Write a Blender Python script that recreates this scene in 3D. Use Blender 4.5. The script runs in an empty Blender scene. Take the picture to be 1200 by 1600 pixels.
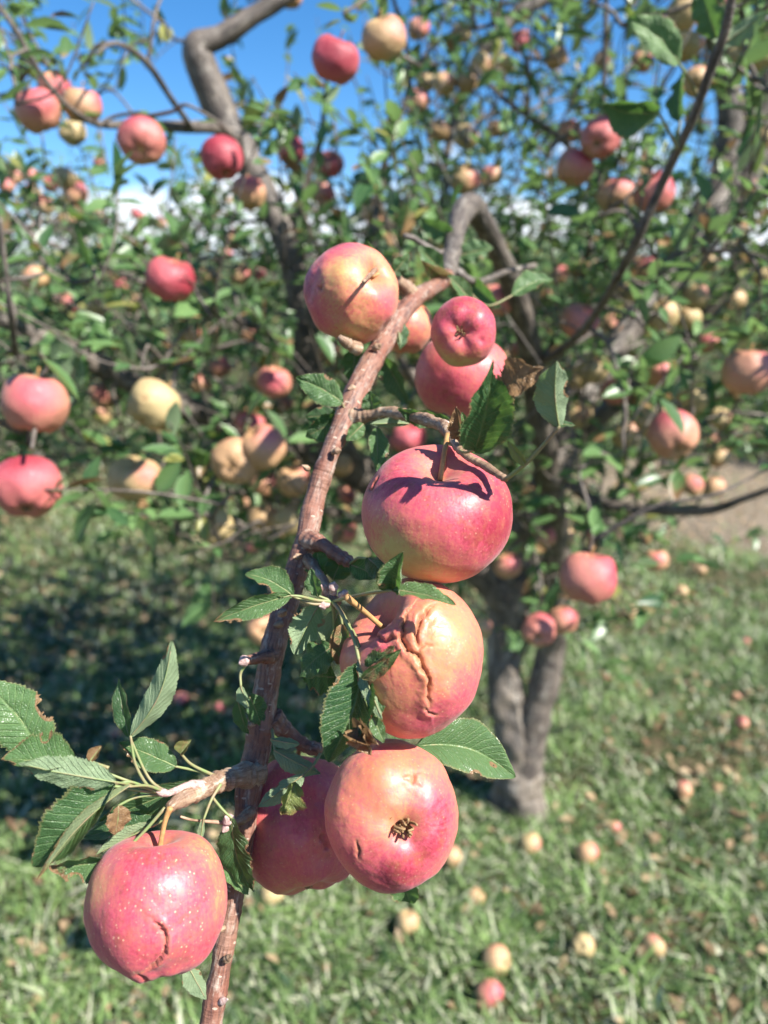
import bpy, math, random
import numpy as np
from mathutils import Vector

# ------------------------------------------------------------------ camera
sc = bpy.context.scene
PITCH = math.radians(14.8)
FPX = 1208.0                       # focal length in photo pixels (1600 px tall)
CAM = np.array([0.0, 0.0, 1.5])
cam_d = bpy.data.cameras.new('camera')
cam = bpy.data.objects.new('camera', cam_d)
sc.collection.objects.link(cam)
cam.location = CAM.tolist()
cam.rotation_euler = (math.pi/2 - PITCH, 0, 0)
cam_d.sensor_fit = 'VERTICAL'
cam_d.sensor_height = 36.0
cam_d.sensor_width = 27.0
cam_d.lens = 36.0*FPX/1600.0
cam_d.clip_start = 0.02
cam_d.clip_end = 3000
cam_d.dof.use_dof = True
cam_d.dof.focus_distance = 0.375
cam_d.dof.aperture_fstop = 6.3
sc.camera = cam

# ------------------------------------------------------------------ light
SUN = np.array([0.60, -0.38, 0.70]); SUN /= np.linalg.norm(SUN)
world = bpy.data.worlds.new("World"); sc.world = world
world.use_nodes = True
wt = world.node_tree; wt.nodes.clear()
def wn(t, **k):
    n = wt.nodes.new(t)
    for a, b in k.items(): setattr(n, a, b)
    return n
out = wn('ShaderNodeOutputWorld'); bg = wn('ShaderNodeBackground')
sky = wn('ShaderNodeTexSky', sky_type='NISHITA', sun_disc=False)
sky.sun_elevation = math.asin(SUN[2])
sky.sun_rotation = math.atan2(SUN[0], SUN[1])
sky.altitude = 1200; sky.air_density = 1.0; sky.dust_density = 0.3; sky.ozone_density = 3.0
hs = wn('ShaderNodeHueSaturation'); hs.inputs['Saturation'].default_value = 1.30
hs.inputs['Value'].default_value = 1.65
tc = wn('ShaderNodeTexCoord'); sep = wn('ShaderNodeSeparateXYZ')
mp = wn('ShaderNodeMapping'); mp.inputs['Scale'].default_value = (1, 1, 2.2)
nz = wn('ShaderNodeTexNoise'); nz.inputs['Scale'].default_value = 5.0
nz.inputs['Detail'].default_value = 9; nz.inputs['Roughness'].default_value = 0.55
rmpz = wn('ShaderNodeMapRange'); rmpz.inputs['From Min'].default_value = 0.10; rmpz.inputs['From Max'].default_value = 0.25
rmpz.inputs['To Min'].default_value = 0.12; rmpz.inputs['To Max'].default_value = -0.28
addn = wn('ShaderNodeMath', operation='ADD')
cr = wn('ShaderNodeMapRange'); cr.inputs['From Min'].default_value = 0.48; cr.inputs['From Max'].default_value = 0.58
mixc = wn('ShaderNodeMix', data_type='RGBA')
mixc.inputs['B'].default_value = (11.5, 12.2, 13.2, 1)
L = wt.links.new
L(sky.outputs[0], hs.inputs['Color'])
L(tc.outputs['Generated'], mp.inputs[0]); L(mp.outputs[0], nz.inputs['Vector'])
L(tc.outputs['Generated'], sep.inputs[0]); L(sep.outputs['Z'], rmpz.inputs['Value'])
L(nz.outputs[0], addn.inputs[0]); L(rmpz.outputs[0], addn.inputs[1]); L(addn.outputs[0], cr.inputs['Value'])
L(cr.outputs[0], mixc.inputs['Factor']); L(hs.outputs[0], mixc.inputs['A'])
L(mixc.outputs['Result'], bg.inputs['Color']); bg.inputs['Strength'].default_value = 0.050
L(bg.outputs[0], out.inputs[0])

sd = bpy.data.lights.new('sun', 'SUN'); so = bpy.data.objects.new('sun', sd)
sc.collection.objects.link(so)
sd.energy = 5.0; sd.angle = math.radians(0.5); sd.color = (1.0, 0.95, 0.87)
so.rotation_euler = Vector(SUN.tolist()).to_track_quat('Z', 'Y').to_euler()
so.location = (0, 0, 30)
sc.view_settings.view_transform = 'Standard'; sc.view_settings.look = 'None'
sc.view_settings.exposure = 1.30; sc.view_settings.gamma = 1.0
sc.cycles.max_bounces = 6; sc.cycles.diffuse_bounces = 3; sc.cycles.glossy_bounces = 2
sc.cycles.transmission_bounces = 3; sc.cycles.transparent_max_bounces = 4

# ------------------------------------------------------------------ helpers
rng = np.random.default_rng(11)
random.seed(11)
RGT = np.array([1.0, 0, 0])
UPV = np.array([0, math.sin(PITCH), math.cos(PITCH)])
FWD = np.array([0, math.cos(PITCH), -math.sin(PITCH)])
def P(u, v, d):
    return CAM + RGT*((u-600)/FPX*d) + UPV*(-(v-800)/FPX*d) + FWD*d
def proj(p):
    q = p - CAM
    d = q @ FWD
    return 600 + FPX*(q @ RGT)/d, 800 - FPX*(q @ UPV)/d, d
def ground_h(x, y):
    return 0.025*np.sin(x*1.7+0.6)*np.cos(y*1.3) + 0.012*np.sin(x*5.1+y*3.7)
def G(u, v):
    dirn = RGT*((u-600)/FPX) + UPV*(-(v-800)/FPX) + FWD
    p = CAM + dirn*(CAM[2]/-dirn[2])
    p[2] = ground_h(p[0], p[1])
    return p
def nrm(a):
    a = np.asarray(a, float)
    return a/np.maximum(np.linalg.norm(a, axis=-1, keepdims=True), 1e-12)
def vnoise(p, seed=0):
    p = np.asarray(p, float); i = np.floor(p).astype(np.int64); f = p - i; f = f*f*(3-2*f)
    def h(ix, iy, iz):
        n = (ix*374761393 + iy*668265263 + iz*2147483647 + seed*1274126177) & 0xffffffff
        n = ((n ^ (n >> 13))*1274126177) & 0xffffffff
        return ((n ^ (n >> 16)) & 0xffff)/65535.0*2-1
    r = 0
    for a in (0, 1):
        for b in (0, 1):
            for c in (0, 1):
                w = (f[..., 0] if a else 1-f[..., 0])*(f[..., 1] if b else 1-f[..., 1])*(f[..., 2] if c else 1-f[..., 2])
                r = r + w*h(i[..., 0]+a, i[..., 1]+b, i[..., 2]+c)
    return r
def fbm(p, seed=0, o=3):
    r = 0; a = 1; s = 0
    for k in range(o):
        r = r + a*vnoise(np.asarray(p)*(2**k), seed+k*17); s += a; a *= 0.5
    return r/s

class MB:
    """collects shapes; three float-vector attributes ride along"""
    def __init__(s):
        s.v = []; s.f4 = []; s.f3 = []; s.m4 = []; s.m3 = []; s.a = []; s.b = []; s.n = 0
    def add(s, v, f, a=None, b=None, mat=0):
        v = np.asarray(v, float).reshape(-1, 3); f = np.asarray(f, np.int64)
        s.v.append(v)
        z = np.zeros_like(v)
        s.a.append(z if a is None else np.broadcast_to(a, v.shape)); s.b.append(z if b is None else np.broadcast_to(b, v.shape))
        if len(f):
            if f.shape[1] == 4: s.f4.append(f+s.n); s.m4.append(np.full(len(f), mat))
            else: s.f3.append(f+s.n); s.m3.append(np.full(len(f), mat))
        s.n += len(v)
    def build(s, name, mats, parent=None, origin=(0, 0, 0), smooth=True):
        origin = np.asarray(origin, float)
        v = np.concatenate(s.v) - origin
        f4 = np.concatenate(s.f4) if s.f4 else np.zeros((0, 4), np.int64)
        f3 = np.concatenate(s.f3) if s.f3 else np.zeros((0, 3), np.int64)
        me = bpy.data.meshes.new(name)
        me.vertices.add(len(v)); me.vertices.foreach_set('co', v.astype(np.float32).ravel())
        loops = np.concatenate([f4.ravel(), f3.ravel()]).astype(np.int32)
        me.loops.add(len(loops)); me.loops.foreach_set('vertex_index', loops)
        st = np.concatenate([np.arange(len(f4))*4, len(f4)*4+np.arange(len(f3))*3]).astype(np.int32)
        me.polygons.add(len(st)); me.polygons.foreach_set('loop_start', st)
        mi = np.concatenate((s.m4 or [np.zeros(0)]) + (s.m3 or [np.zeros(0)])).astype(np.int32)
        me.polygons.foreach_set('material_index', mi)
        for m in (mats if isinstance(mats, (list, tuple)) else [mats]): me.materials.append(m)
        me.update(calc_edges=True)
        for nm, arr in (('pa', s.a), ('pb', s.b)):
            at = me.attributes.new(nm, 'FLOAT_VECTOR', 'POINT')
            at.data.foreach_set('vector', np.concatenate(arr).astype(np.float32).ravel())
        if smooth: me.polygons.foreach_set('use_smooth', np.ones(len(st), bool))
        me.validate()
        o = bpy.data.objects.new(name, me); sc.collection.objects.link(o)
        o.location = origin.tolist()
        if parent is not None:
            o.parent = parent
            o.location = (origin - np.array(world_loc(parent))).tolist()
        return o
def world_loc(o):
    l = np.array(o.location)
    while o.parent: o = o.parent; l = l + np.array(o.location)
    return l
def tag(o, label, cat, group=None, kind=None):
    if label: o['label'] = label
    if cat: o['category'] = cat
    if group: o['group'] = group
    if kind: o['kind'] = kind
def empty(name, loc):
    o = bpy.data.objects.new(name, None); sc.collection.objects.link(o); o.location = list(loc)
    o.empty_display_size = 0.02
    return o
def catmull(pts, n):
    pts = np.asarray(pts, float)
    p = np.vstack([2*pts[0]-pts[1], pts, 2*pts[-1]-pts[-2]]); res = []
    for i in range(1, len(p)-2):
        t = np.linspace(0, 1, n, endpoint=False)[:, None]
        a, b, c, d = p[i-1], p[i], p[i+1], p[i+2]
        res.append(0.5*((2*b)+(c-a)*t+(2*a-5*b+4*c-d)*t*t+(3*b-a-3*c+d)*t**3))
    res.append(pts[-1:]); return np.vstack(res)
def tube(mb, pts, rad, sides=10, n=6, seed=0, rough=0.06, rings=0.0, nscale=60, mat=0, cap=True, tone=0.5):
    q = catmull(np.hstack([np.asarray(pts, float), np.asarray(rad, float)[:, None]]), n)
    c, r = q[:, :3], np.maximum(q[:, 3], 1e-4)
    t = nrm(np.gradient(c, axis=0)); N = len(c)
    nx = np.cross(t[0], [0.3, 0.9, 0.31]); nx = nrm(nx); fr = []
    for k in range(N):
        nx = nrm(nx - t[k]*(nx@t[k])); fr.append((nx, np.cross(t[k], nx)))
    al = np.concatenate([[0], np.cumsum(np.linalg.norm(np.diff(c, axis=0), axis=1))])
    ang = np.arange(sides)/sides*2*math.pi
    ca, sa = np.cos(ang), np.sin(ang)
    nxA = np.array([f[0] for f in fr]); nyA = np.array([f[1] for f in fr])
    dirs = nxA[:, None]*ca[None, :, None] + nyA[:, None]*sa[None, :, None]
    rm = r.mean()
    bc = np.stack([np.broadcast_to(ca*rm, (N, sides)), np.broadcast_to(sa*rm, (N, sides)), np.broadcast_to(al[:, None], (N, sides))], -1)
    rr = r[:, None]*np.ones((1, sides))
    if rough: rr = rr*(1 + rough*fbm(bc*nscale + seed*7.3, seed, 3)*1.6)
    if rings: rr = rr*(1 + rings*(vnoise(np.stack([bc[..., 0]*30, bc[..., 1]*30, bc[..., 2]*900], -1), seed+5)))
    v = c[:, None] + dirs*rr[..., None]
    i = np.arange(N-1)[:, None]*sides + np.arange(sides)[None]
    j = np.arange(N-1)[:, None]*sides + (np.arange(sides)[None]+1) % sides
    f = np.stack([i, j, j+sides, i+sides], -1).reshape(-1, 4)
    V = v.reshape(-1, 3); A = bc.reshape(-1, 3); B = np.tile([tone, 0, 0], (len(V), 1))
    if cap:
        V = np.vstack([V, c[0], c[-1]+t[-1]*r[-1]*0.4]); A = np.vstack([A, A[0], A[-1]]); B = np.vstack([B, B[:2]])
        a0 = np.arange(sides); a1 = (a0+1) % sides; b0 = (N-1)*sides
        tri = np.concatenate([np.stack([a1, a0, np.full(sides, N*sides)], -1), np.stack([a0+b0, a1+b0, np.full(sides, N*sides+1)], -1)])
        mb.add(V, f, A, B, mat); mb.n -= len(V); mb.f3.append(tri+mb.n); mb.m3.append(np.full(len(tri), mat)); mb.n += len(V)
    else: mb.add(V, f, A, B, mat)
    return c, r

# ------------------------------------------------------------------ materials
class NT:
    def __init__(s, name):
        s.m = bpy.data.materials.new(name); s.m.use_nodes = True; s.t = s.m.node_tree; s.t.nodes.clear()
        s.out = s.t.nodes.new('ShaderNodeOutputMaterial')
    def n(s, t, **k):
        x = s.t.nodes.new(t)
        for a, b in k.items(): setattr(x, a, b)
        return x
    def l(s, a, b): s.t.links.new(a, b)
    def attr(s, name):
        a = s.n('ShaderNodeAttribute', attribute_name=name); x = s.n('ShaderNodeSeparateXYZ'); s.l(a.outputs['Vector'], x.inputs[0])
        return a.outputs['Vector'], x.outputs
    def _in(s, sock, v):
        if isinstance(v, bpy.types.NodeSocket): s.l(v, sock)
        elif isinstance(v, tuple) and len(v) == 3 and sock.type == 'RGBA': sock.default_value = (*v, 1)
        else: sock.default_value = v
    def math(s, op, a, b=0.0, clamp=False):
        x = s.n('ShaderNodeMath', operation=op); x.use_clamp = clamp
        s._in(x.inputs[0], a); s._in(x.inputs[1], b); return x.outputs[0]
    def mix(s, f, a, b):
        x = s.n('ShaderNodeMix', data_type='RGBA'); s._in(x.inputs['Factor'], f); s._in(x.inputs['A'], a); s._in(x.inputs['B'], b)
        return x.outputs['Result']
    def rng(s, v, a, b, c=0.0, d=1.0):
        x = s.n('ShaderNodeMapRange'); s._in(x.inputs[0], v)
        for k, q in enumerate((a, b, c, d)): x.inputs[k+1].default_value = q
        return x.outputs[0]
    def noise(s, vec, scale, detail=3, rough=0.5, dist=0.0):
        x = s.n('ShaderNodeTexNoise'); s._in(x.inputs['Vector'], vec); x.inputs['Scale'].default_value = scale
        x.inputs['Detail'].default_value = detail; x.inputs['Roughness'].default_value = rough; x.inputs['Distortion'].default_value = dist
        return x.outputs[0]
    def vmap(s, vec, scale=(1, 1, 1), loc=(0, 0, 0)):
        x = s.n('ShaderNodeMapping'); s.l(vec, x.inputs[0]); x.inputs['Scale'].default_value = scale; x.inputs['Location'].default_value = loc
        return x.outputs[0]
    def bump(s, h, st, dist):
        x = s.n('ShaderNodeBump'); s._in(x.inputs['Height'], h); x.inputs['Strength'].default_value = st; x.inputs['Distance'].default_value = dist
        return x.outputs[0]
    def ramp(s, f, stops):
        x = s.n('ShaderNodeValToRGB'); s.l(f, x.inputs[0]); e = x.color_ramp.elements
        while len(e) < len(stops): e.new(0.5)
        for k, (p, c) in enumerate(stops): e[k].position = p; e[k].color = (*c, 1)
        return x.outputs[0]
    def obj(s): return s.n('ShaderNodeTexCoord').outputs['Object']

def bsdf(t, color, rough=0.5, normal=None, spec=0.5, coat=0.0, sss=0.0):
    b = t.n('ShaderNodeBsdfPrincipled'); t._in(b.inputs['Base Color'], color); t._in(b.inputs['Roughness'], rough)
    t._in(b.inputs['Specular IOR Level'], spec); b.inputs['Coat Weight'].default_value = coat; b.inputs['Coat Roughness'].default_value = 0.25
    if sss: b.inputs['Sheen Weight'].default_value = 0.10
    if sss:
        b.inputs['Subsurface Weight'].default_value = sss; b.inputs['Subsurface Scale'].default_value = 0.004
        b.inputs['Subsurface Radius'].default_value = (1.0, 0.45, 0.25)
    if normal is not None: t.l(normal, b.inputs['Normal'])
    return b.outputs[0]

def apple_material(name, sss, pal):
    # pa = (blush, russet, crack)  pb = (yellow-green hue, lenticel strength, meridian phase)
    t = NT(name)
    _, pa = t.attr('pa'); _, pb = t.attr('pb'); oc = t.obj()
    mv = t.n('ShaderNodeAttribute', attribute_name='pm').outputs['Vector']
    oi = t.n('ShaderNodeObjectInfo'); osep = t.n('ShaderNodeSeparateColor'); t.l(oi.outputs['Color'], osep.inputs[0])
    rv = t.n('ShaderNodeVectorMath', operation='ADD'); t.l(oc, rv.inputs[0]); cb = t.n('ShaderNodeCombineXYZ'); t.l(oi.outputs['Random'], cb.inputs[0]); t.l(oi.outputs['Random'], cb.inputs[1])
    t.l(cb.outputs[0], rv.inputs[1]); ov = rv.outputs[0]
    big = t.noise(ov, 26, 4, 0.6); streak = t.noise(t.vmap(mv, (9, 9, 1.1)), 2.6, 5, 0.65); fine = t.noise(ov, 520, 4, 0.72)
    bl = t.math('ADD', pa[0], t.math('MULTIPLY', t.math('SUBTRACT', osep.outputs[0], 0.5), 1.5))
    bl = t.math('ADD', bl, t.math('MULTIPLY', t.math('SUBTRACT', big, 0.5), 0.55))
    bl = t.math('ADD', bl, t.math('MULTIPLY', t.math('SUBTRACT', streak, 0.5), 0.55))
    bl = t.math('ADD', bl, t.math('MULTIPLY', t.math('SUBTRACT', fine, 0.5), 0.75))
    bl = t.math('ADD', bl, t.math('MULTIPLY', t.rng(t.noise(ov, 95, 5, 0.7), 0.50, 0.66), 0.16))
    hue = t.math('ADD', pb[0], t.math('MULTIPLY', t.math('SUBTRACT', osep.outputs[1], 0.5), 1.6), clamp=True)
    under = t.mix(hue, pal[0], pal[1])
    under = t.mix(t.rng(t.noise(ov, 60, 3), 0.35, 0.7, 0, 0.35), under, pal[2])
    r1 = t.mix(t.rng(bl, 0.16, 0.58), under, pal[3])
    r2 = t.mix(t.rng(bl, 0.50, 0.86), r1, pal[4])
    col = t.mix(t.rng(bl, 0.86, 1.15), r2, pal[5])
    vo = t.n('ShaderNodeTexVoronoi', feature='F1'); t.l(ov, vo.inputs['Vector']); vo.inputs['Scale'].default_value = 430; vo.inputs['Randomness'].default_value = 1
    dots = t.math('MULTIPLY', t.rng(vo.outputs['Distance'], 0.12, 0.22, 1.0, 0.0), pb[1])
    dsel = t.rng(t.noise(ov, 190, 1), 0.36, 0.60)
    col = t.mix(t.math('MULTIPLY', t.math('MULTIPLY', dots, dsel), 0.75), col, (0.88, 0.66, 0.40))
    vo2 = t.n('ShaderNodeTexVoronoi', feature='F1'); t.l(ov, vo2.inputs['Vector']); vo2.inputs['Scale'].default_value = 130
    sp = t.math('MULTIPLY', t.math('LESS_THAN', vo2.outputs['Distance'], 0.07), t.math('GREATER_THAN', t.noise(ov, 40, 1), 0.52))
    col = t.mix(t.math('MULTIPLY', sp, 0.6), col, (0.20, 0.07, 0.03))
    col = t.mix(t.rng(t.noise(ov, 190, 5, 0.7), 0.45, 0.70, 0, 0.42), col, (0.42, 0.16, 0.07))
    rus = t.math('MULTIPLY', pa[1], t.rng(t.noise(ov, 240, 4, 0.65), 0.32, 0.60), clamp=True)
    col = t.mix(rus, col, (0.36, 0.19, 0.07))
    col = t.mix(t.math('MULTIPLY', pa[2], 0.9, clamp=True), col, (0.15, 0.055, 0.025))
    bm = t.bump(t.math('ADD', t.math('MULTIPLY', t.noise(ov, 700, 2), 0.3), t.math('MULTIPLY', t.noise(ov, 90, 4), 1.3)), 0.30, 0.0014)
    rg = t.math('ADD', t.rng(t.noise(ov, 90, 3), 0.3, 0.7, 0.40, 0.58), t.math('MULTIPLY', t.math('ADD', rus, pa[2]), 0.4))
    t.l(bsdf(t, col, rg, bm, 0.5, 0.06, sss), t.out.inputs[0]); return t.m
M_APPLE = apple_material('apple_skin', 0.12, ((.54,.20,.075), (.48,.37,.12), (.50,.29,.12), (.56,.155,.105), (.50,.068,.105), (.27,.014,.036)))
M_APPLE_FAR = apple_material('apple_skin_plain', 0.0, ((.48,.26,.14), (.44,.36,.17), (.44,.30,.17), (.51,.185,.145), (.46,.085,.115), (.28,.018,.045)))

def simple(name, c1, c2, scale, rough=0.7, bs=0.3, bd=0.001, stretch=None):
    t = NT(name); v = t.obj()
    if stretch: v = t.vmap(v, stretch)
    nn = t.noise(v, scale, 5, 0.6)
    t.l(bsdf(t, t.mix(t.rng(nn, 0.3, 0.7), c1, c2), rough, t.bump(nn, bs, bd), 0.3), t.out.inputs[0]); return t.m
M_STALK = simple('apple_stalk', (0.30, 0.15, 0.06), (0.46, 0.28, 0.11), 300, 0.6)
M_CALYX = simple('dry_calyx', (0.13, 0.07, 0.03), (0.42, 0.28, 0.14), 500, 0.85)

def bark_material(name, base, dark, pale, lent, fsc=1.0, red=None):
    t = NT(name); pv, _ = t.attr('pa')
    long = t.noise(t.vmap(pv, (1, 1, 0.13)), 620*fsc, 4, 0.6); patch = t.noise(t.vmap(pv, (1, 1, 0.6)), 75*fsc, 4, 0.6)
    ringn = t.noise(t.vmap(pv, (0.22, 0.22, 1.0)), 420*fsc, 3, 0.6)
    col = t.mix(t.rng(patch, 0.38, 0.62), base, red or dark)
    col = t.mix(t.rng(long, 0.48, 0.66), col, dark)
    col = t.mix(t.rng(t.noise(t.vmap(pv, (1, 1, 0.35)), 210*fsc, 5, 0.7), 0.53, 0.68, 0, 0.75), col, pale)
    vo = t.n('ShaderNodeTexVoronoi'); t.l(t.vmap(pv, (0.55, 0.55, 1.25)), vo.inputs['Vector']); vo.inputs['Scale'].default_value = 260*fsc
    d = t.math('LESS_THAN', vo.outputs['Distance'], 0.20)
    col = t.mix(t.math('MULTIPLY', t.math('MULTIPLY', d, t.rng(t.noise(pv, 90*fsc, 2), .42, .58)), lent), col, (0.55, 0.46, 0.36))
    h = t.math('ADD', t.math('MULTIPLY', long, 0.8), t.math('ADD', t.math('MULTIPLY', d, 0.25), t.math('ADD', ringn, patch)))
    t.l(bsdf(t, col, t.rng(patch, 0.3, 0.7, 0.42, 0.7), t.bump(h, 0.7, 0.0011/fsc), 0.4), t.out.inputs[0]); return t.m
M_TWIG = bark_material('young_branch_bark', (0.25, 0.135, 0.095), (0.085, 0.042, 0.036), (0.40, 0.33, 0.27), 0.6, 1.0, (0.20, 0.08, 0.052))
M_SPUR = bark_material('spur_bark', (0.38, 0.26, 0.17), (0.16, 0.09, 0.055), (0.55, 0.49, 0.39), 0.2, 1.3)
M_BARK = bark_material('old_tree_bark', (0.23, 0.19, 0.15), (0.06, 0.052, 0.045), (0.42, 0.38, 0.32), 0.1, 0.16)
M_LIMB = bark_material('limb_bark', (0.17, 0.14, 0.115), (0.055, 0.045, 0.04), (0.30, 0.27, 0.23), 0.3, 0.45)

def leaf_material(name, hero):
    # pa = (across -1..1, along 0..1, tone)   pb = (brown, random, bronze)
    t = NT(name); _, pa = t.attr('pa'); _, pb = t.attr('pb'); oc = t.obj()
    geo = t.n('ShaderNodeNewGeometry'); back = geo.outputs['Backfacing']
    big = t.noise(oc, 55 if hero else 9, 3)
    tone = t.math('ADD', pa[2], t.math('MULTIPLY', t.math('SUBTRACT', big, 0.5), 0.6), clamp=True)
    col = t.mix(tone, (0.026, 0.078, 0.030), (0.155, 0.265, 0.095))
    aq = t.math('ABSOLUTE', pa[0])
    mid = t.math('SUBTRACT', 1.0, t.rng(aq, 0.02, 0.09), clamp=True)
    if hero:
        ph = t.math('SUBTRACT', t.math('MULTIPLY', pa[1], 13.0), t.math('MULTIPLY', t.math('POWER', aq, 0.8), 2.8))
        ph = t.math('ADD', ph, t.math('MULTIPLY', t.noise(oc, 160, 2), 0.5))
        fr = t.math('ABSOLUTE', t.math('SUBTRACT', t.math('FRACT', ph), 0.5))
        vein = t.math('MULTIPLY', t.math('SUBTRACT', 1.0, t.rng(fr, 0.02, 0.13), clamp=True), t.rng(aq, 0.85, 1.0, 1.0, 0.2))
        vo = t.n('ShaderNodeTexVoronoi', feature='DISTANCE_TO_EDGE'); t.l(oc, vo.inputs['Vector']); vo.inputs['Scale'].default_value = 900
        net = t.math('SUBTRACT', 1.0, t.rng(vo.outputs['Distance'], 0.0, 0.16), clamp=True)
        allv = t.math('MAXIMUM', mid, t.math('MULTIPLY', vein, 0.75))
        vc = t.math('ADD', t.math('MULTIPLY', allv, 0.55), t.math('MULTIPLY', net, 0.12))
        col = t.mix(vc, col, (0.20, 0.30, 0.115))
        bx = t.math('ADD', t.math('MULTIPLY', allv, -1.0), t.math('MULTIPLY', net, -0.35))
        nrmo = t.bump(bx, 0.75, 0.0006)
        rimn = t.rng(t.math('ADD', aq, t.math('MULTIPLY', t.noise(oc, 300, 2), 0.1)), 0.97, 1.02, 0, 0.55)
        col = t.mix(rimn, col, (0.26, 0.22, 0.10))
        und = t.mix(vc, (0.25, 0.33, 0.19), (0.38, 0.44, 0.28))
    else:
        col = t.mix(t.math('MULTIPLY', mid, 0.4), col, (0.20, 0.28, 0.11)); nrmo = None
        und = t.mix(t.math('MULTIPLY', mid, 0.5), (0.22, 0.30, 0.17), (0.34, 0.40, 0.24))
    col = t.mix(t.math('MULTIPLY', back, 0.85), col, und)
    brn = t.mix(t.noise(oc, 260 if hero else 30, 4, 0.7), (0.13, 0.065, 0.03), (0.40, 0.26, 0.13))
    bf = t.rng(t.math('ADD', pb[0], t.math('MULTIPLY', t.math('SUBTRACT', t.noise(oc, 170 if hero else 25, 4, 0.65), 0.5), 1.1)), 0.42, 0.60)
    col = t.mix(bf, col, brn)
    col = t.mix(pb[2], col, (0.30, 0.28, 0.08))
    b = bsdf(t, col, t.rng(back, 0, 1, 0.36, 0.6), nrmo, 0.45)
    tr = t.n('ShaderNodeBsdfTranslucent'); t.l(t.mix(bf, t.mix(0.5, col, (0.20, 0.42, 0.05)), brn), tr.inputs[0])
    ms = t.n('ShaderNodeMixShader'); ms.inputs[0].default_value = 0.33; t.l(b, ms.inputs[1]); t.l(tr.outputs[0], ms.inputs[2])
    t.l(ms.outputs[0], t.out.inputs[0]); return t.m
M_LEAF = leaf_material('leaf_blade', True)
M_FOL = leaf_material('crown_leaves', False)
def petiole_mat():
    t = NT('petiole'); oc = t.obj(); n = t.noise(oc, 160, 3)
    t.l(bsdf(t, t.mix(t.rng(n, 0.35, 0.65), (0.18, 0.25, 0.09), (0.26, 0.19, 0.11)), 0.5, t.bump(t.noise(oc, 900, 2), .3, .0003), 0.4), t.out.inputs[0]); return t.m
M_PET = petiole_mat()
M_BUD = simple('winter_bud', (0.30, 0.15, 0.13), (0.55, 0.44, 0.40), 700, 0.8, 0.8, 0.0006)

# ------------------------------------------------------------------ ground
def ground_material():
    t = NT('orchard_soil'); oc = t.obj()
    n1 = t.noise(oc, 1.1, 4); n2 = t.noise(oc, 38, 5, 0.65); n3 = t.noise(oc, 9, 4, 0.6)
    soil = t.mix(n2, (0.05, 0.036, 0.022), (0.20, 0.145, 0.09))
    gr = t.mix(n3, (0.022, 0.040, 0.014), (0.07, 0.10, 0.035))
    sx = t.n('ShaderNodeSeparateXYZ'); t.l(oc, sx.inputs[0])
    dx = t.math('DIVIDE', t.math('SUBTRACT', sx.outputs[0], 3.0), 1.5); dy = t.math('DIVIDE', t.math('SUBTRACT', sx.outputs[1], 6.3), 1.9)
    rr = t.math('ADD', t.math('MULTIPLY', dx, dx), t.math('MULTIPLY', dy, dy))
    bare = t.math('SUBTRACT', 1.0, t.rng(t.math('ADD', rr, t.math('MULTIPLY', t.math('SUBTRACT', n1, .5), 0.8)), 0.6, 1.25), clamp=True)
    col = t.mix(t.rng(n3, 0.40, 0.62), gr, soil)
    col = t.mix(bare, col, t.mix(n2, (0.15, 0.115, 0.078), (0.34, 0.28, 0.21)))
    t.l(bsdf(t, col, 0.95, t.bump(t.math('ADD', n2, n3), 0.9, 0.03), 0.1), t.out.inputs[0]); return t.m
M_SOIL = ground_material()
mb = MB()
xs = np.concatenate([-np.geomspace(900, 8, 22), np.linspace(-6, 6, 97), np.geomspace(8, 900, 22)])
ys = np.concatenate([-np.geomspace(200, 3, 10), np.linspace(-2, 12, 113), np.geomspace(14, 1200, 26)])
X, Y = np.meshgrid(xs, ys); Z = ground_h(X, Y)*np.exp(-((np.hypot(X, Y)/25)**2))
nxn = len(xs); ii = (np.arange(len(ys)-1)[:, None]*nxn + np.arange(nxn-1)[None]).ravel()
mb.add(np.stack([X, Y, Z], -1), np.stack([ii, ii+1, ii+nxn+1, ii+nxn], -1))
g = mb.build('ground', M_SOIL); tag(g, None, None, kind='structure')

def grass_material(name, dry):
    t = NT(name); _, pa = t.attr('pa'); oc = t.obj()
    c = t.mix(pa[1], (0.018, 0.058, 0.018), (0.235, 0.355, 0.115))
    c = t.mix(t.rng(pa[0], 0.70, 0.90), c, (0.52, 0.53, 0.38))
    if dry: c = t.mix(pa[0], (0.16, 0.095, 0.05), (0.50, 0.37, 0.22))
    b = bsdf(t, c, 0.55, None, 0.35); tr = t.n('ShaderNodeBsdfTranslucent'); t.l(c, tr.inputs[0])
    ms = t.n('ShaderNodeMixShader'); ms.inputs[0].default_value = 0.28; t.l(b, ms.inputs[1]); t.l(tr.outputs[0], ms.inputs[2])
    t.l(ms.outputs[0], t.out.inputs[0]); return t.m
M_GRASS = grass_material('grass_blade', False); M_LITTER = grass_material('dead_leaf', True)

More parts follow.
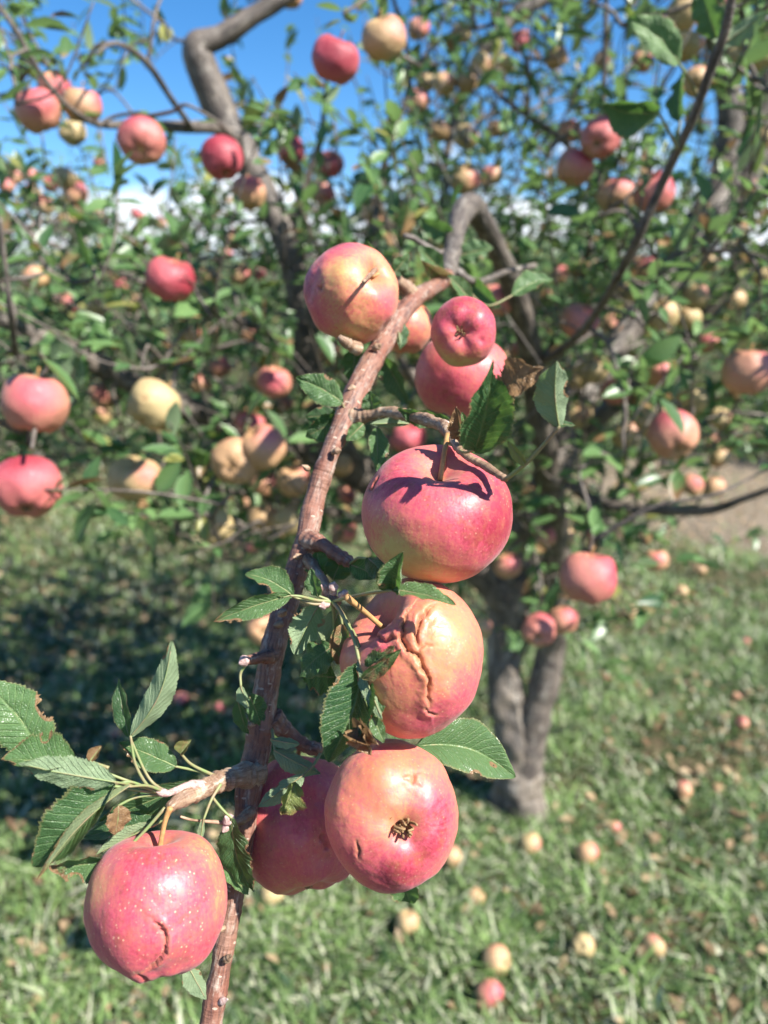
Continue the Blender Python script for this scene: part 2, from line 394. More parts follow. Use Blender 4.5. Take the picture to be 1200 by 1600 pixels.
def bare_f(x, y):
    return np.exp(-(((x-3.0)/1.5)**2+((y-6.3)/1.9)**2)**2)
def in_view(x, y, m=1.1):
    q = np.stack([x, y, np.zeros_like(x)], -1)-CAM; d = q@FWD
    return (d > 0.5) & (np.abs(q@RGT) < d*0.52+m) & ((-(q@UPV)) < d*0.72+m)
def scatter(n, y0, y1, wide):
    y = y0+(y1-y0)*rng.random(n)**0.9; x = (rng.random(n)*2-1)*(wide+0.7+0.62*y)
    k = in_view(x, y); return x[k], y[k]
def grass(n, y0, y1, hmin, hmax, w):
    x, y = scatter(n, y0, y1, 0.5)
    den = 0.72 + 1.0*fbm(np.stack([x*2.6, y*2.6, x*0], -1), 3) - 0.95*bare_f(x, y)
    k = rng.random(len(x)) < np.clip(den, 0.05, 1); x, y = x[k], y[k]; N = len(x)
    h = hmin+(hmax-hmin)*rng.random(N)**1.8; a = rng.random(N)*6.283; lean = 0.2+1.5*rng.random(N)
    cl = np.clip(0.5+0.95*fbm(np.stack([x*7, y*7, x*0+4], -1), 9), 0, 1)
    h = h*(0.6+0.9*cl); ww = w*(0.6+0.9*rng.random(N))
    base = np.stack([x, y, ground_h(x, y)-0.004], -1)
    d = np.stack([np.cos(a), np.sin(a), 0*a], -1); s = np.stack([-np.sin(a), np.cos(a), 0*a], -1)
    V = []
    for f, wf in ((0, 0.75), (0.45, 1.0), (1.0, 0.12)):
        c = base + d*(h*lean*f*f*0.95)[:, None] + np.array([0, 0, 1])*(h*f*(1-0.38*f*lean/1.4))[:, None]
        V += [c-s*(ww*wf/2)[:, None], c+s*(ww*wf/2)[:, None]]
    V = np.stack(V, 1); b = np.arange(N)[:, None]*6
    F = np.concatenate([b+[0, 1, 3, 2], b+[2, 3, 5, 4]])
    hu = rng.random(N); tn = np.clip(0.7*cl+0.05+0.9*(rng.random(N)-0.4), 0, 1)
    A = np.repeat(np.stack([hu, tn, 0*hu], -1)[:, None], 6, 1)
    return V.reshape(-1, 3), F, A.reshape(-1, 3)
mb = MB()
for args in ((180000, 0.9, 3.4, 0.012, 0.062, 0.0048), (75000, 3.2, 6.5, 0.02, 0.075, 0.006), (30000, 6.0, 16, 0.03, 0.12, 0.014), (18000, 1.0, 6.0, 0.02, 0.06, 0.012)):
    V, F, A = grass(*args); mb.add(V, F, A)
o = mb.build('grass', M_GRASS); tag(o, 'short mown grass and weeds with bare gaps under the apple trees', 'grass', kind='stuff')
# dead leaves
def litter(n, y0, y1, size):
    x, y = scatter(n, y0, y1, 0.5); N = len(x)
    k = rng.random(N) < np.clip(0.5+0.9*fbm(np.stack([x*1.6, y*1.6, x*0+8], -1), 21)+0.6*bare_f(x, y), 0.06, 1); x, y = x[k], y[k]; N = len(x)
    a = rng.random(N)*6.283; d = np.stack([np.cos(a), np.sin(a), rng.normal(0, .3, N)], -1); s = np.stack([-np.sin(a), np.cos(a), rng.normal(0, .3, N)], -1)
    c = np.stack([x, y, ground_h(x, y)+0.006+0.02*rng.random(N)], -1); L_ = size*(0.6+0.8*rng.random(N))[:, None]; W_ = L_*(0.25+0.2*rng.random(N))[:, None]
    up = np.array([0, 0, 1.0])*L_*0.18
    V = np.stack([c-d*L_/2, c-s*W_+up, c+up*0.2, c+s*W_+up, c+d*L_/2+up*0.6], 1); b = np.arange(N)[:, None]*5
    F = np.concatenate([b+[0, 1, 2], b+[0, 2, 3], b+[1, 4, 2], b+[2, 4, 3]])
    A = np.repeat(np.stack([rng.random(N), rng.random(N), 0*x], -1)[:, None], 5, 1)
    return V.reshape(-1, 3), F, A.reshape(-1, 3)
mb = MB(); V, F, A = litter(14000, 1.0, 8, 0.034); mb.add(V, F, A)
o = mb.build('fallen_leaves', M_LITTER, smooth=False); tag(o, 'dry brown fallen leaves scattered through the grass', 'fallen leaves', kind='stuff')

# hills on the horizon
t = NT('hill_scrub'); oc = t.obj(); n = t.noise(oc, 0.06, 6, 0.65)
t.l(bsdf(t, t.mix(t.rng(n, 0.4, 0.6), (0.05, 0.085, 0.045), (0.14, 0.16, 0.085)), 0.95, t.bump(n, 1, 6), 0.1), t.out.inputs[0]); M_HILL = t.m
hx = np.linspace(-900, 900, 120); prof = 60+26*np.sin(hx*0.006+1)+14*np.sin(hx*0.017)+7*vnoise(np.stack([hx*0.02, hx*0, hx*0], -1), 4)
mb = MB(); rows = []
for k, f in enumerate(np.linspace(0, 1, 14)):
    rows.append(np.stack([hx, 640+f*330+20*np.sin(hx*.01), -4+prof*np.sin(f*1.57)**1.2+4*fbm(np.stack([hx*.03, hx*0+f*9, hx*0], -1), 6)*f], -1))
ii = (np.arange(13)[:, None]*120+np.arange(119)[None]).ravel()
mb.add(np.stack(rows), np.stack([ii, ii+1, ii+121, ii+120], -1)); tag(mb.build('hills', M_HILL), None, None, kind='structure')

# ------------------------------------------------------------------ bulk leaves
ABLK = []       # places of the apples listed below: leaves do not grow through or right over them
LT_S = np.array([0, .22, .5, .78, 1.0]); LT_W = np.array([.10, .80, 1.0, .66, .04])
def leaf_template(arch, fold):
    V = []; A = []
    for s_, w_ in zip(LT_S, LT_W):
        for q in (-1, 0, 1):
            V.append([s_, q*w_*0.5, -arch*s_*s_ + abs(q)*w_*fold]); A.append([q, s_, 0])
    F = []
    for k in range(4):
        b = k*3; F += [[b, b+1, b+4, b+3][::-1], [b+1, b+2, b+5, b+4][::-1]]
    return np.array(V), np.array(F), np.array(A)
TEMPL = [leaf_template(a, f) for a, f in ((0.10, 0.16), (0.30, 0.22), (0.45, 0.10), (-0.08, 0.30))]
def bulk_leaves(mb, base, d, up, L_, W_, tone, brown, bronze=None):
    """many leaves: base points, direction, rough up vector, length, width"""
    N = len(base); d = nrm(d); s = nrm(np.cross(up, d)); n = np.cross(d, s); which = rng.integers(0, len(TEMPL), N)
    for w in range(len(TEMPL)):
        k = which == w; M = k.sum()
        if not M: continue
        V, F, A = TEMPL[w]
        vv = base[k][:, None] + d[k][:, None]*(V[None, :, 0:1]*L_[k][:, None, None]) + s[k][:, None]*(V[None, :, 1:2]*W_[k][:, None, None]) + n[k][:, None]*(V[None, :, 2:3]*W_[k][:, None, None])
        a = np.repeat(A[None], M, 0).copy(); a[..., 2] = tone[k][:, None]
        b = np.zeros_like(a); b[..., 0] = brown[k][:, None]*(0.3+0.8*A[None, :, 1]); b[..., 1] = rng.random(M)[:, None]
        if bronze is not None: b[..., 2] = bronze[k][:, None]
        ff = (F[None] + (np.arange(M)*len(V))[:, None, None]).reshape(-1, 4)
        mb.add(vv.reshape(-1, 3), ff, a.reshape(-1, 3), b.reshape(-1, 3))
def leaves_at(mb, pts, outdir, size=1.0):
    if ABLK and len(pts):
        U, V_, D_ = np.array([proj(p_+nrm(o_)*.03) for p_, o_ in zip(pts, outdir)]).T; ok = np.ones(len(pts), bool)
        for (au, av, ad, ar) in ABLK: ok &= ~((np.hypot(U-au, V_-av) < ar+(10 if ar > 25 else 5)/max(ad, .7)) & (D_ < ad) & (rng.random(len(pts)) < .93))
        pts, outdir = pts[ok], np.broadcast_to(outdir, (len(ok), 3))[ok]
        if not len(pts): return
    N = len(pts)
    d = nrm(outdir + rng.normal(0, 0.75, (N, 3)) + np.array([0, 0, -0.12]))
    up = nrm(np.array([0, 0, 1.0]) + SUN*0.5 + rng.normal(0, 0.45, (N, 3)))
    L_ = size*(0.026+0.040*rng.random(N)**1.3); W_ = L_*(0.36+0.18*rng.random(N))
    tone = np.clip(rng.normal(0.52, 0.28, N), 0, 1); brown = np.where(rng.random(N) < 0.16, 0.3+0.7*rng.random(N), 0.1)
    bronze = np.where(rng.random(N) < 0.04, 0.8, 0.0)
    bulk_leaves(mb, pts, d, up, L_, W_, tone, brown, bronze)

# ------------------------------------------------------------------ the near apple tree
TB = G(812, 1244)
tree = empty('apple_tree', TB)
tag(tree, 'old apple tree with a forked grey trunk and a fruiting branch arching towards the camera', 'tree')
def pth(L_): return np.array([P(u, v, d) for u, v, d, w in L_]), np.array([w*d/FPX/2 for u, v, d, w in L_])
SKEL = []                         # samples of wood: where twigs can spring from
def wood(name, lst, mat, sides=14, n=8, rough=0.08, rings=0.0, nscale=60, label=None, parent=None, seed=1):
    mb = MB(); p, r = pth(lst); c, rr = tube(mb, p, r, sides, n, seed, rough, rings, nscale)
    for a, b in zip(c, rr): SKEL.append((a, b))
    o = mb.build(name, mat, tree if parent is None else parent, p[0]); 
    if label: o['label'] = label
    return o
trunkL = [(806, 1270, 2.45, 108), (808, 1243, 2.43, 86), (808, 1205, 2.41, 72), (800, 1130, 2.37, 60), (789, 1050, 2.36, 56), (800, 950, 2.33, 70), (822, 860, 2.28, 70), (845, 780, 2.2, 62)]
wood('trunk', trunkL, M_BARK, 48, 18, 0.20, 0, 18)
wood('limb', [(812, 1235, 2.42, 62), (826, 1160, 2.37, 52), (850, 1070, 2.32, 47), (866, 985, 2.25, 44), (870, 850, 2.0, 42), (858, 760, 1.75, 42), (848, 690, 1.55, 42), (838, 620, 1.45, 38), (826, 540, 1.32, 37), (812, 480, 1.22, 37), (790, 420, 1.12, 35), (768, 372, 1.04, 34), (752, 342, .99, 36), (735, 320, .94, 38), (718, 343, .87, 33), (708, 388, .77, 28), (698, 430, .68, 26)], M_LIMB, 24, 10, 0.12, 0, 30)
FR = [(704, 405, .73, 25), (697, 434, .675, 25), (672, 452, .61, 27), (648, 466, .575, 30), (620, 503, .55, 33), (578, 570, .50, 37), (543, 645, .47, 39), (515, 710, .455, 33), (495, 770, .45, 35), (478, 842, .44, 38), (455, 920, .435, 40), (430, 1000, .425, 42), (415, 1080, .42, 44), (402, 1170, .415, 46), (391, 1215, .41, 45), (385, 1270, .405, 38), (376, 1340, .40, 33), (362, 1420, .395, 33), (345, 1510, .39, 36), (328, 1610, .385, 38), (318, 1720, .38, 38)]
FR = [(a_, b_, c_, w_*.93) for a_, b_, c_, w_ in FR]
fb = wood('branch', FR, M_TWIG, 44, 28, 0.11, 0.04, 75, 'reddish brown fruiting branch hanging down with pale flecked bark', seed=3)
LIMBS = [
 ('limb', [(812, 960, 2.33, 58), (730, 870, 2.25, 56), (620, 790, 2.1, 50), (530, 700, 1.95, 48), (492, 610, 1.85, 46), (480, 540, 1.8, 44), (468, 460, 1.75, 42), (452, 390, 1.72, 42), (425, 325, 1.7, 42), (385, 250, 1.68, 46), (350, 185, 1.66, 50), (318, 110, 1.62, 52), (310, 72, 1.6, 44), (342, 58, 1.6, 34), (395, 25, 1.6, 30), (450, -12, 1.6, 28), (520, -70, 1.6, 26)]),
 ('limb', [(620, 790, 2.1, 40), (520, 725, 1.95, 36), (420, 685, 1.75, 38), (320, 650, 1.6, 38), (230, 610, 1.5, 36), (160, 575, 1.45, 34), (110, 548, 1.4, 30), (60, 525, 1.36, 26), (-20, 490, 1.3, 24), (-110, 450, 1.3, 18)]),
 ('limb', [(845, 790, 2.2, 60), (900, 640, 2.3, 56), (985, 500, 2.4, 56), (1070, 390, 2.45, 62), (1148, 280, 2.5, 74), (1200, 160, 2.5, 84), (1260, 20, 2.5, 84), (1330, -120, 2.5, 70)]),
 ('limb', [(1135, 280, 2.48, 50), (1142, 200, 2.45, 42), (1132, 110, 2.4, 36), (1110, 20, 2.3, 30), (1090, -60, 2.3, 26)]),
 ('limb', [(1255, 40, 2.5, 40), (1130, -60, 2.4, 34), (960, -40, 2.3, 28), (850, -5, 2.2, 24), (785, 45, 2.2, 22), (735, 120, 2.2, 18), (700, 230, 2.2, 13), (690, 330, 2.2, 8)]),
 ('limb', [(850, 740, 2.15, 34), (900, 680, 2.15, 32), (990, 610, 2.05, 30), (1070, 535, 1.95, 28), (1110, 480, 1.9, 26), (1180, 415, 1.85, 24), (1250, 370, 1.8, 20)]),
 ('limb', [(850, 748, 1.75, 28), (885, 750, 1.7, 22), (915, 775, 1.65, 18), (960, 790, 1.6, 17), (1040, 797, 1.55, 16), (1110, 797, 1.5, 15), (1160, 780, 1.45, 12), (1230, 755, 1.4, 10)]),
 ('limb', [(835, 570, 1.4, 17), (880, 545, 1.25, 14), (930, 492, 1.1, 14), (985, 395, .95, 14), (1035, 285, .88, 15), (1080, 190, .82, 15), (1110, 110, .78, 15), (1135, 40, .75, 15), (1150, -50, .72, 13)]),
 ('limb', [(375, 235, 1.68, 20), (345, 202, 1.62, 20), (280, 198, 1.5, 18), (200, 195, 1.35, 14), (150, 193, 1.25, 10), (105, 165, 1.18, 8), (60, 110, 1.14, 9), (20, 40, 1.1, 8), (-20, -10, 1.1, 7)]),
 ('limb', [(300, 200, 1.52, 10), (268, 155, 1.4, 10), (235, 105, 1.3, 10), (205, 78, 1.25, 9), (175, 68, 1.2, 7), (150, 85, 1.15, 5)]),
 ('limb', [(905, 470, 2.0, 12), (925, 360, 1.7, 10), (940, 250, 1.6, 9), (944, 130, 1.55, 9), (947, 20, 1.5, 8), (950, -60, 1.5, 6)]),
 ('limb', [(1010, 460, 2.3, 14), (950, 310, 1.9, 12), (885, 225, 1.6, 10), (830, 185, 1.55, 9), (780, 148, 1.6, 8), (742, 105, 1.65, 6)]),
 ('limb', [(470, 470, 1.76, 26), (462, 400, 1.72, 24), (466, 340, 1.7, 22), (478, 285, 1.68, 15), (500, 220, 1.65, 10), (508, 150, 1.6, 7), (512, 100, 1.5, 5)]),
 ('limb', [(110, 550, 1.4, 14), (103, 585, 1.25, 10), (88, 612, 1.05, 8), (60, 650, .95, 7), (50, 700, .9, 6)]),
 ('limb', [(60, 526, 1.36, 14), (30, 560, 1.15, 10), (18, 500, 1.02, 10), (10, 430, .98, 8), (0, 340, .95, 6)]),
 ('limb', [(845, 820, 2.15, 30), (760, 760, 2.0, 26), (680, 640, 1.9, 22), (610, 520, 1.85, 18), (585, 400, 1.8, 14), (600, 260, 1.75, 11), (640, 120, 1.7, 8), (610, -20, 1.6, 6)]),
 ('limb', [(890, 900, 2.2, 26), (930, 850, 2.1, 18), (935, 800, 1.8, 14), (925, 840, 1.2, 9), (921, 860, 1.0, 7)]),
 ('limb', [(480, 545, 1.8, 20), (400, 510, 1.75, 16), (310, 480, 1.7, 14), (220, 440, 1.65, 11), (120, 400, 1.6, 8), (20, 350, 1.55, 6)]),
 ('limb', [(815, 900, 2.3, 30), (700, 850, 2.2, 22), (560, 810, 2.0, 18), (430, 780, 1.8, 14), (330, 760, 1.6, 10), (250, 700, 1.4, 8)]),
]
for k, (nm, lst) in enumerate(LIMBS): wood('branch', lst, M_LIMB, 16 if lst[0][3] > 25 else 9, 8, 0.10, 0, 30, seed=10+k)
SKP = np.array([a for a, b in SKEL]); SKR = np.array([b for a, b in SKEL])
BACK = SKP[:, 1] > 0.55          # wood behind the foreground branch

GT = 'apples hanging in the near tree'
# u, v, diameter px, true diameter m, blush, hue, stalk-axis hint (view frame) or None, label
TOC = (0, .25, -.95)
A = [
 (523,95,74,.066,.80,.3,None,'dark red apple high up against the sky, just left of a yellow one'),
 (600,62,70,.066,.36,.55,None,'yellow and pink apple high up against the sky beside a dark red one'),
 (452,-6,42,.066,.5,.4,None,'orange apple cut off by the top edge beside the bare limb'),
 (85,138,50,.055,.62,.4,None,'small pink apple on top of the cluster at upper left'),
 (60,174,68,.068,.58,.6,None,'reddish green apple at the left of the upper left cluster'),
 (128,166,60,.062,.50,.7,None,'pink apple with a yellowish base at the right of the upper left cluster'),
 (114,208,42,.055,.34,.95,None,'dull green shaded apple at the bottom of the upper left cluster'),
 (222,221,72,.072,.70,.5,(.1,.4,-.85),'dark pink apple hanging below the dark horizontal twig at upper left'),
 (347,248,66,.066,.90,.3,None,'crimson apple hanging in front of the pale limb at upper left'),
 (388,303,54,.060,.48,.6,None,'pink and yellow apple on the pale limb below the crimson one'),
 (265,438,76,.074,.84,.75,(.3,.9,.25),'bright crimson apple with a yellow patch, alone on the left in mid air'),
 (455,237,44,.066,.85,.3,None,'purple shaded apple in the leaves right of the pale limb'),
 (517,257,40,.066,.80,.3,None,'purple apple in the leaves near the centre under the sky'),
 (503,303,38,.062,.5,.5,None,'pink apple among leaves just right of the limb fork'),
 (722,52,34,.060,.22,.8,None,'pale yellow apple near the top, highest of the loose right of centre group'),
 (752,101,38,.060,.28,.8,None,'pale apple left of its yellow twin near the top'),
 (787,104,36,.058,.15,.9,None,'pale yellow apple touching a pinker one near the top'),
 (730,128,36,.060,.45,.6,None,'pinkish apple beneath two pale ones near the top'),
 (694,133,36,.060,.35,.7,None,'pale apple in the row under the top group, middle one'),
 (666,130,32,.058,.35,.7,None,'pale apple in the row under the top group, left one'),
 (652,160,38,.060,.5,.6,None,'pinkish apple hanging lowest at the left of the top group'),
 (812,65,34,.060,.6,.5,None,'dusky apple beside the dark limb at the top'),
 (725,282,46,.066,.45,.9,None,'shaded green apple under the dark leaf mass right of centre'),
 (728,215,40,.062,.35,.9,None,'shaded dull green apple in the dark leaf mass right of centre'),
 (768,275,36,.060,.4,.9,None,'shaded brownish apple at the right of the dark leaf mass'),
 (890,206,38,.060,.6,.6,None,'pink apple at the upper left of the trio against the sky'),
 (938,216,62,.068,.72,.6,(.2,.3,-.9),'pink apple at the right of the trio against the sky'),
 (897,263,58,.066,.60,.75,None,'dusky apple at the bottom of the trio against the sky'),
 (963,306,58,.066,.50,.7,None,'pink and cream apple, left of the pair behind the thin slanting twig'),
 (1021,302,64,.068,.66,.5,None,'speckled pink apple directly behind the thin slanting twig'),
 (1068,22,52,.064,.36,.7,None,'tan apple behind bright leaves at upper right'),
 (1073,74,46,.062,.42,.8,None,'apple directly below the tan one at upper right'),
 (1087,128,44,.056,.42,.6,(.2,.2,-.9),'cracked pale apple touching the thin slanting twig'),
 (1152,94,44,.062,.12,1.0,None,'yellow green apple against the thick grey limb, left of two'),
 (1186,88,50,.064,.18,1.0,None,'yellow green apple at the right edge against the thick grey limb'),
 (1122,8,34,.06,.85,.3,None,'magenta apple at the top edge right of the slanting twig'),
 (940,94,30,.06,.5,.7,None,'small dusky apple behind the upright grey twig'),
 (1002,98,36,.062,.55,.6,None,'dusky pink apple behind the bright leaves at upper right'),
 (1190,215,40,.06,.2,.95,None,'green apple at the right edge by the grey limb'),
 (1192,430,34,.06,.3,.9,None,'yellow green apple at the right edge amid dark leaves'),
 (1037,493,50,.062,.24,.85,None,'pale cream apple at the left of the group of three on the right'),
 (1075,498,40,.058,.16,.9,None,'pale yellow apple in the middle of the group of three on the right'),
 (1088,465,44,.060,.35,.75,None,'cream apple at the top of the group of three on the right'),
 (905,503,62,.066,.66,.5,None,'reddish apple behind the lower end of the slanting twig'),
 (1168,583,78,.074,.58,.6,(0,.95,.1),'pink and green apple hanging at the right edge'),
 (925,576,52,.066,.30,.75,None,'tan apple among leaves right of the thick bent limb'),
 (900,590,44,.064,.38,.85,None,'dull green apple right beside the thick bent limb'),
 (962,612,46,.062,.62,.5,None,'shaded reddish apple left of the small blushed one'),
 (1028,581,46,.060,.52,.6,None,'small blushed apple among dark leaves on the right'),
 (1052,680,76,.074,.58,.55,(-.3,.6,-.5),'pink apple with a gaping brown hole on the right'),
 (1020,660,56,.066,.40,.7,None,'tan apple just left of the one with a brown hole'),
 (980,680,48,.066,.30,.95,None,'green apple hanging left of the pink one with a hole'),
 (903,650,46,.066,.32,.9,None,'shaded olive apple beside the bent limb, lower right'),
 (1115,762,36,.060,.5,.6,None,'small apple above the long level branch on the right'),
 (1080,628,50,.066,.2,1.0,None,'dull green apple in deep shade above the one with a hole'),
 (775,470,60,.060,.60,.6,None,'pink and cream apple behind the serrated leaf right of centre'),
 (918,904,90,.072,.66,.5,(.05,.97,.2),'glossy salmon red apple hanging alone from an orange stalk, lower right'),
 (842,985,52,.062,.66,.4,(0,.5,-.8),'reddish apple low against the trunk, left of two'),
 (880,970,46,.062,.55,.4,None,'reddish apple low against the trunk, right of two'),
 (793,885,44,.062,.5,.5,None,'pale red apple at the right of the large pink front apple'),
 (1025,876,38,.062,.45,.6,None,'apple low in the leaves at the edge of the bare soil'),
 (638,685,54,.058,.80,.4,None,'crimson apple glimpsed between the front branch spur and the large pink apple'),
 (55,632,100,.078,.58,.45,(.15,.95,.1),'wide pink apple at the left edge, upper of two'),
 (42,762,102,.080,.74,.4,(.1,.75,-.45),'wide salmon pink apple at the left edge with dark calyx, lower of two'),
 (162,618,46,.060,.42,.5,None,'small brownish apple left of the lumpy yellow one'),
 (158,648,34,.055,.30,.8,None,'small tan apple hanging under the brownish one on the left'),
 (240,633,80,.074,.05,1.0,(.5,.6,-.2),'lumpy yellow apple in front of the slanting grey limb'),
 (205,748,70,.072,.34,.7,(-.2,.5,-.5),'yellow and brown cracked apple left of its larger neighbour'),
 (222,750,66,.066,.38,.75,None,'cream apple with dark clefts, right half of the knobbly pair on the left'),
 (335,822,60,.064,.08,.80,(0,.45,-.85),'round pale yellow apple hanging lowest on the left'),
 (368,721,74,.072,.34,.35,(.2,.3,-.9),'orange brown scarred apple in the middle left cluster'),
 (412,700,72,.070,.42,.4,None,'orange apple behind the scarred one in the middle left cluster'),
 (388,664,52,.064,.62,.4,None,'pink apple at the top of the middle left cluster'),
 (458,753,54,.064,.46,.5,None,'pink and green apple left of the front branch'),
 (412,755,44,.062,.50,.4,None,'orange pink apple under the scarred one'),
 (388,788,30,.058,.48,.4,None,'small orange apple beneath the middle left cluster'),
 (412,812,50,.066,.30,.5,None,'tan orange apple low between the pale yellow one and the front branch'),
 (455,812,54,.066,.18,.8,None,'yellowish apple low beside the front branch'),
 (428,598,54,.062,.60,.35,None,'salmon pink apple left of the front branch by the bare trunk limb'),
 (444,634,32,.056,.48,.5,None,'small pale apple under the salmon pink one by the bare limb'),
 (410,590,44,.062,.4,.6,None,'tan pink apple half behind the salmon pink one'),
 (307,574,30,.058,.62,.4,None,'small pink apple, upper of two in the left leaves'),
 (312,602,34,.060,.45,.5,None,'small orange apple, lower of two in the left leaves'),
 (306,640,30,.060,.3,.6,None,'small tan apple behind the slanting grey limb'),
 (406,428,20,.055,.85,.3,None,'tiny crimson apple between the limb and the yellow patched one'),
 (395,855,22,.058,.45,.5,None,'tiny orange apple above the shaded grass at left'),
 (411,982,52,.062,.48,.35,(0,.2,-.95),'orange apple in the shade directly behind the front branch'),
 (690,385,42,.050,.12,.95,None,'small greenish apple beside the elbow of the front branch'),
 (612,420,40,.06,.75,.4,None,'pink apple peeping over the pale lumpy apple'),
 (520,550,46,.062,.45,.4,None,'orange shaded apple under the pale lumpy apple'),
]
for a_ in A: ABLK.append((a_[0], a_[1], a_[3]*FPX/a_[2], a_[2]/2))
cl_ = [(60,330),(150,390),(30,430),(200,520),(290,520),(340,560),(470,690),(400,640),(560,640),(600,700),(560,760),(640,340),(600,330),(690,200),(650,60),(880,80),(760,200),(1010,430),(1120,400),(1150,480),(940,440),(880,440),(1010,540),(1090,560),(1140,660),(1010,740),(1080,720),(970,740),(880,830),(830,880),(760,960),(230,690),(290,760),(500,830),(1000,30),(1160,330),(100,300),(200,470),(250,400),(330,430),(380,380),(420,520),(470,600),(510,730),(540,690),(360,690),(310,700),(440,790),(270,590),(120,480),(1050,440),(1120,540),(950,480),(980,560),(1070,600),(1150,720),(860,460),(760,540),(640,600)]
CLU = []
for (cu, cv) in cl_:
    for q_ in range(int(rng.integers(1, 4))):
        u, v = cu+rng.normal(0, 20), cv+rng.normal(0, 16); dd_ = rng.uniform(1.75, 2.6); D = rng.uniform(.054, .066)
        if any(abs(u-a_[0]) < (a_[2]+28)/2 and abs(v-a_[1]) < (a_[2]+28)/2 for a_ in A) or any(math.hypot(u-c_[0], v-c_[1]) < 30 for c_ in CLU): continue
        CLU.append((u, v, dd_, D, 1)); ABLK.append((u, v, dd_, D*FPX/dd_/2))
tw = MB(); fol = MB()
def connect(p, r0=0.0016, r1=0.0030, sag=0.12, near=None, maxd=9):
    """a thin twig from point p back to the nearest wood"""
    global SKP, BACK
    q = SKP[BACK] if near is None else near
    dd = np.linalg.norm(q-p, axis=1); k = int(np.argmin(dd + 0.25*np.maximum(0, p[2]-q[:, 2]))); a = q[k]; D = dd[k]
    if D > maxd: return None
    off = rng.normal(0, 1, (2, 3))*D*0.07
    m1 = p*0.67+a*0.33+off[0]+np.array([0, 0, sag*D]); m2 = p*0.33+a*0.67+off[1]+np.array([0, 0, sag*D*0.7])
    if near is None:
        SKP = np.vstack([SKP, m2[None], m1[None], np.asarray(p)[None]]); BACK = SKP[:, 1] > 0.55
    tube(tw, [a, m2, m1, p], [r1*1.2+D*0.003, r1+D*0.0015, (r0+r1)/2, r0], 6, 5, int(D*1000) % 97, 0.08)
    return [a, m2, m1, p]
def density(u, v):
    if v < 330 and u < 300 and v > 190: return 0.05
    if v < 215:
        if u < 250: f = 0.30
        elif u < 320: f = 0.15
        elif u < 650: f = 0.10 + (0.15 if v > 150 else 0)
        else: f = 1.05
        if 640 < u < 800 and 160 < v: f = 1.3
        if 560 < u < 650 and 70 < v < 260: f = 0.15
        if 790 < u < 905 and 190 < v < 330: f = 0.15
        if 930 < u < 1080 and 60 < v < 290: f = 0.35
        return f*.62
    if v < 330 and u < 620: return 0.16
    if v < 330: return 0.4
    if v < 560 and u < 460: return 0.75
    if v < 740: return 0.85
    if v < 900: return 0.8 if 250 < u < 1010 else 0.06
    if v < 1000: return 0.35 if 740 < u < 960 else 0
    return 0
count = 0
for li, rr_ in ((0, .9), (1, .75), (2, .35), (3, .4), (6, .9), (8, .7), (11, .5)):
    pl = catmull(np.array(LIMBS[li][1], float), 5)
    for q_ in pl: ABLK.append((q_[0], q_[1], q_[2], q_[3]/2*rr_))
for q_ in catmull(np.array([(848, 690, 1.55, 42), (838, 620, 1.45, 38), (812, 480, 1.22, 37), (768, 372, 1.04, 34), (735, 320, .94, 38), (708, 388, .77, 28)], float), 5): ABLK.append((q_[0], q_[1], q_[2], q_[3]/2))
tries = 0
while tries < 3100:
    tries += 1
    u, v = rng.uniform(-160, 1360), rng.uniform(-160, 1000)
    d = rng.uniform(1.35, 3.1) if rng.random() < 0.9 else rng.uniform(1.05, 1.35)
    if rng.random() > density(min(max(u, 0), 1199), max(v, 0)): continue
    if d < 1.35 and 380 < u < 900: continue
    p = P(u, v, d)
    if p[2] < 0.55 or p[0] > 1.75: continue
    if np.linalg.norm(SKP[BACK]-p, axis=1).min() > 0.42: continue
    count += 1
    path = connect(p)
    ax = nrm(np.array([rng.normal(0, .5), rng.normal(0, .5), rng.uniform(.0, 1.0)])+nrm(p-TB-np.array([0, 0, 1]))*0.6)
    Lt = rng.uniform(0.12, 0.34); tip = p+ax*Lt+rng.normal(0, .02, 3)
    tube(tw, [p, p+ax*Lt*0.5+rng.normal(0, .012, 3), tip], [0.0022, 0.0017, 0.0011], 5, 4, count, 0.05)
    nl = int(rng.integers(8, 16)); f = rng.random(nl)**0.8
    pts = p+(tip-p)*f[:, None]; az = rng.random(nl)*6.283
    side = np.stack([np.cos(az), np.sin(az), 0*az], -1)
    leaves_at(fol, pts, side*0.9+ax*0.5)
    if path is not None and rng.random() < 0.5:
        q = np.array(path[2]); leaves_at(fol, np.repeat(q[None], 4, 0), rng.normal(0, 1, (4, 3)))

print('twigs', count)
# ------------------------------------------------------------------ apples
def apple_dirs(nlat, nlon):
    th = np.linspace(0.0, math.pi, nlat); th = th + 0.10*np.sin(2*th)*-1*0.5
    ph = np.arange(nlon)/nlon*2*math.pi
    T, H = np.meshgrid(th, ph, indexing='ij')
    i = np.arange(nlat-1)[:, None]*nlon + np.arange(nlon)[None]; j = np.arange(nlat-1)[:, None]*nlon + (np.arange(nlon)[None]+1) % nlon
    F = np.stack([i, i+nlon, j+nlon, j], -1).reshape(-1, 4)
    return T.ravel(), H.ravel(), F
def basis(z):
    z = nrm(z); h = np.array([0, 1.0, 0]) if abs(z[1]) < 0.9 else np.array([1.0, 0, 0])
    x = nrm(np.cross(h, z)); return x, np.cross(z, x), z
def seg_dist(D, a, b):
    ab = b-a; t_ = np.clip(((D-a)@ab)/(ab@ab), 0, 1); c = a+t_[:, None]*ab
    return np.linalg.norm(D-c, axis=1), t_, c
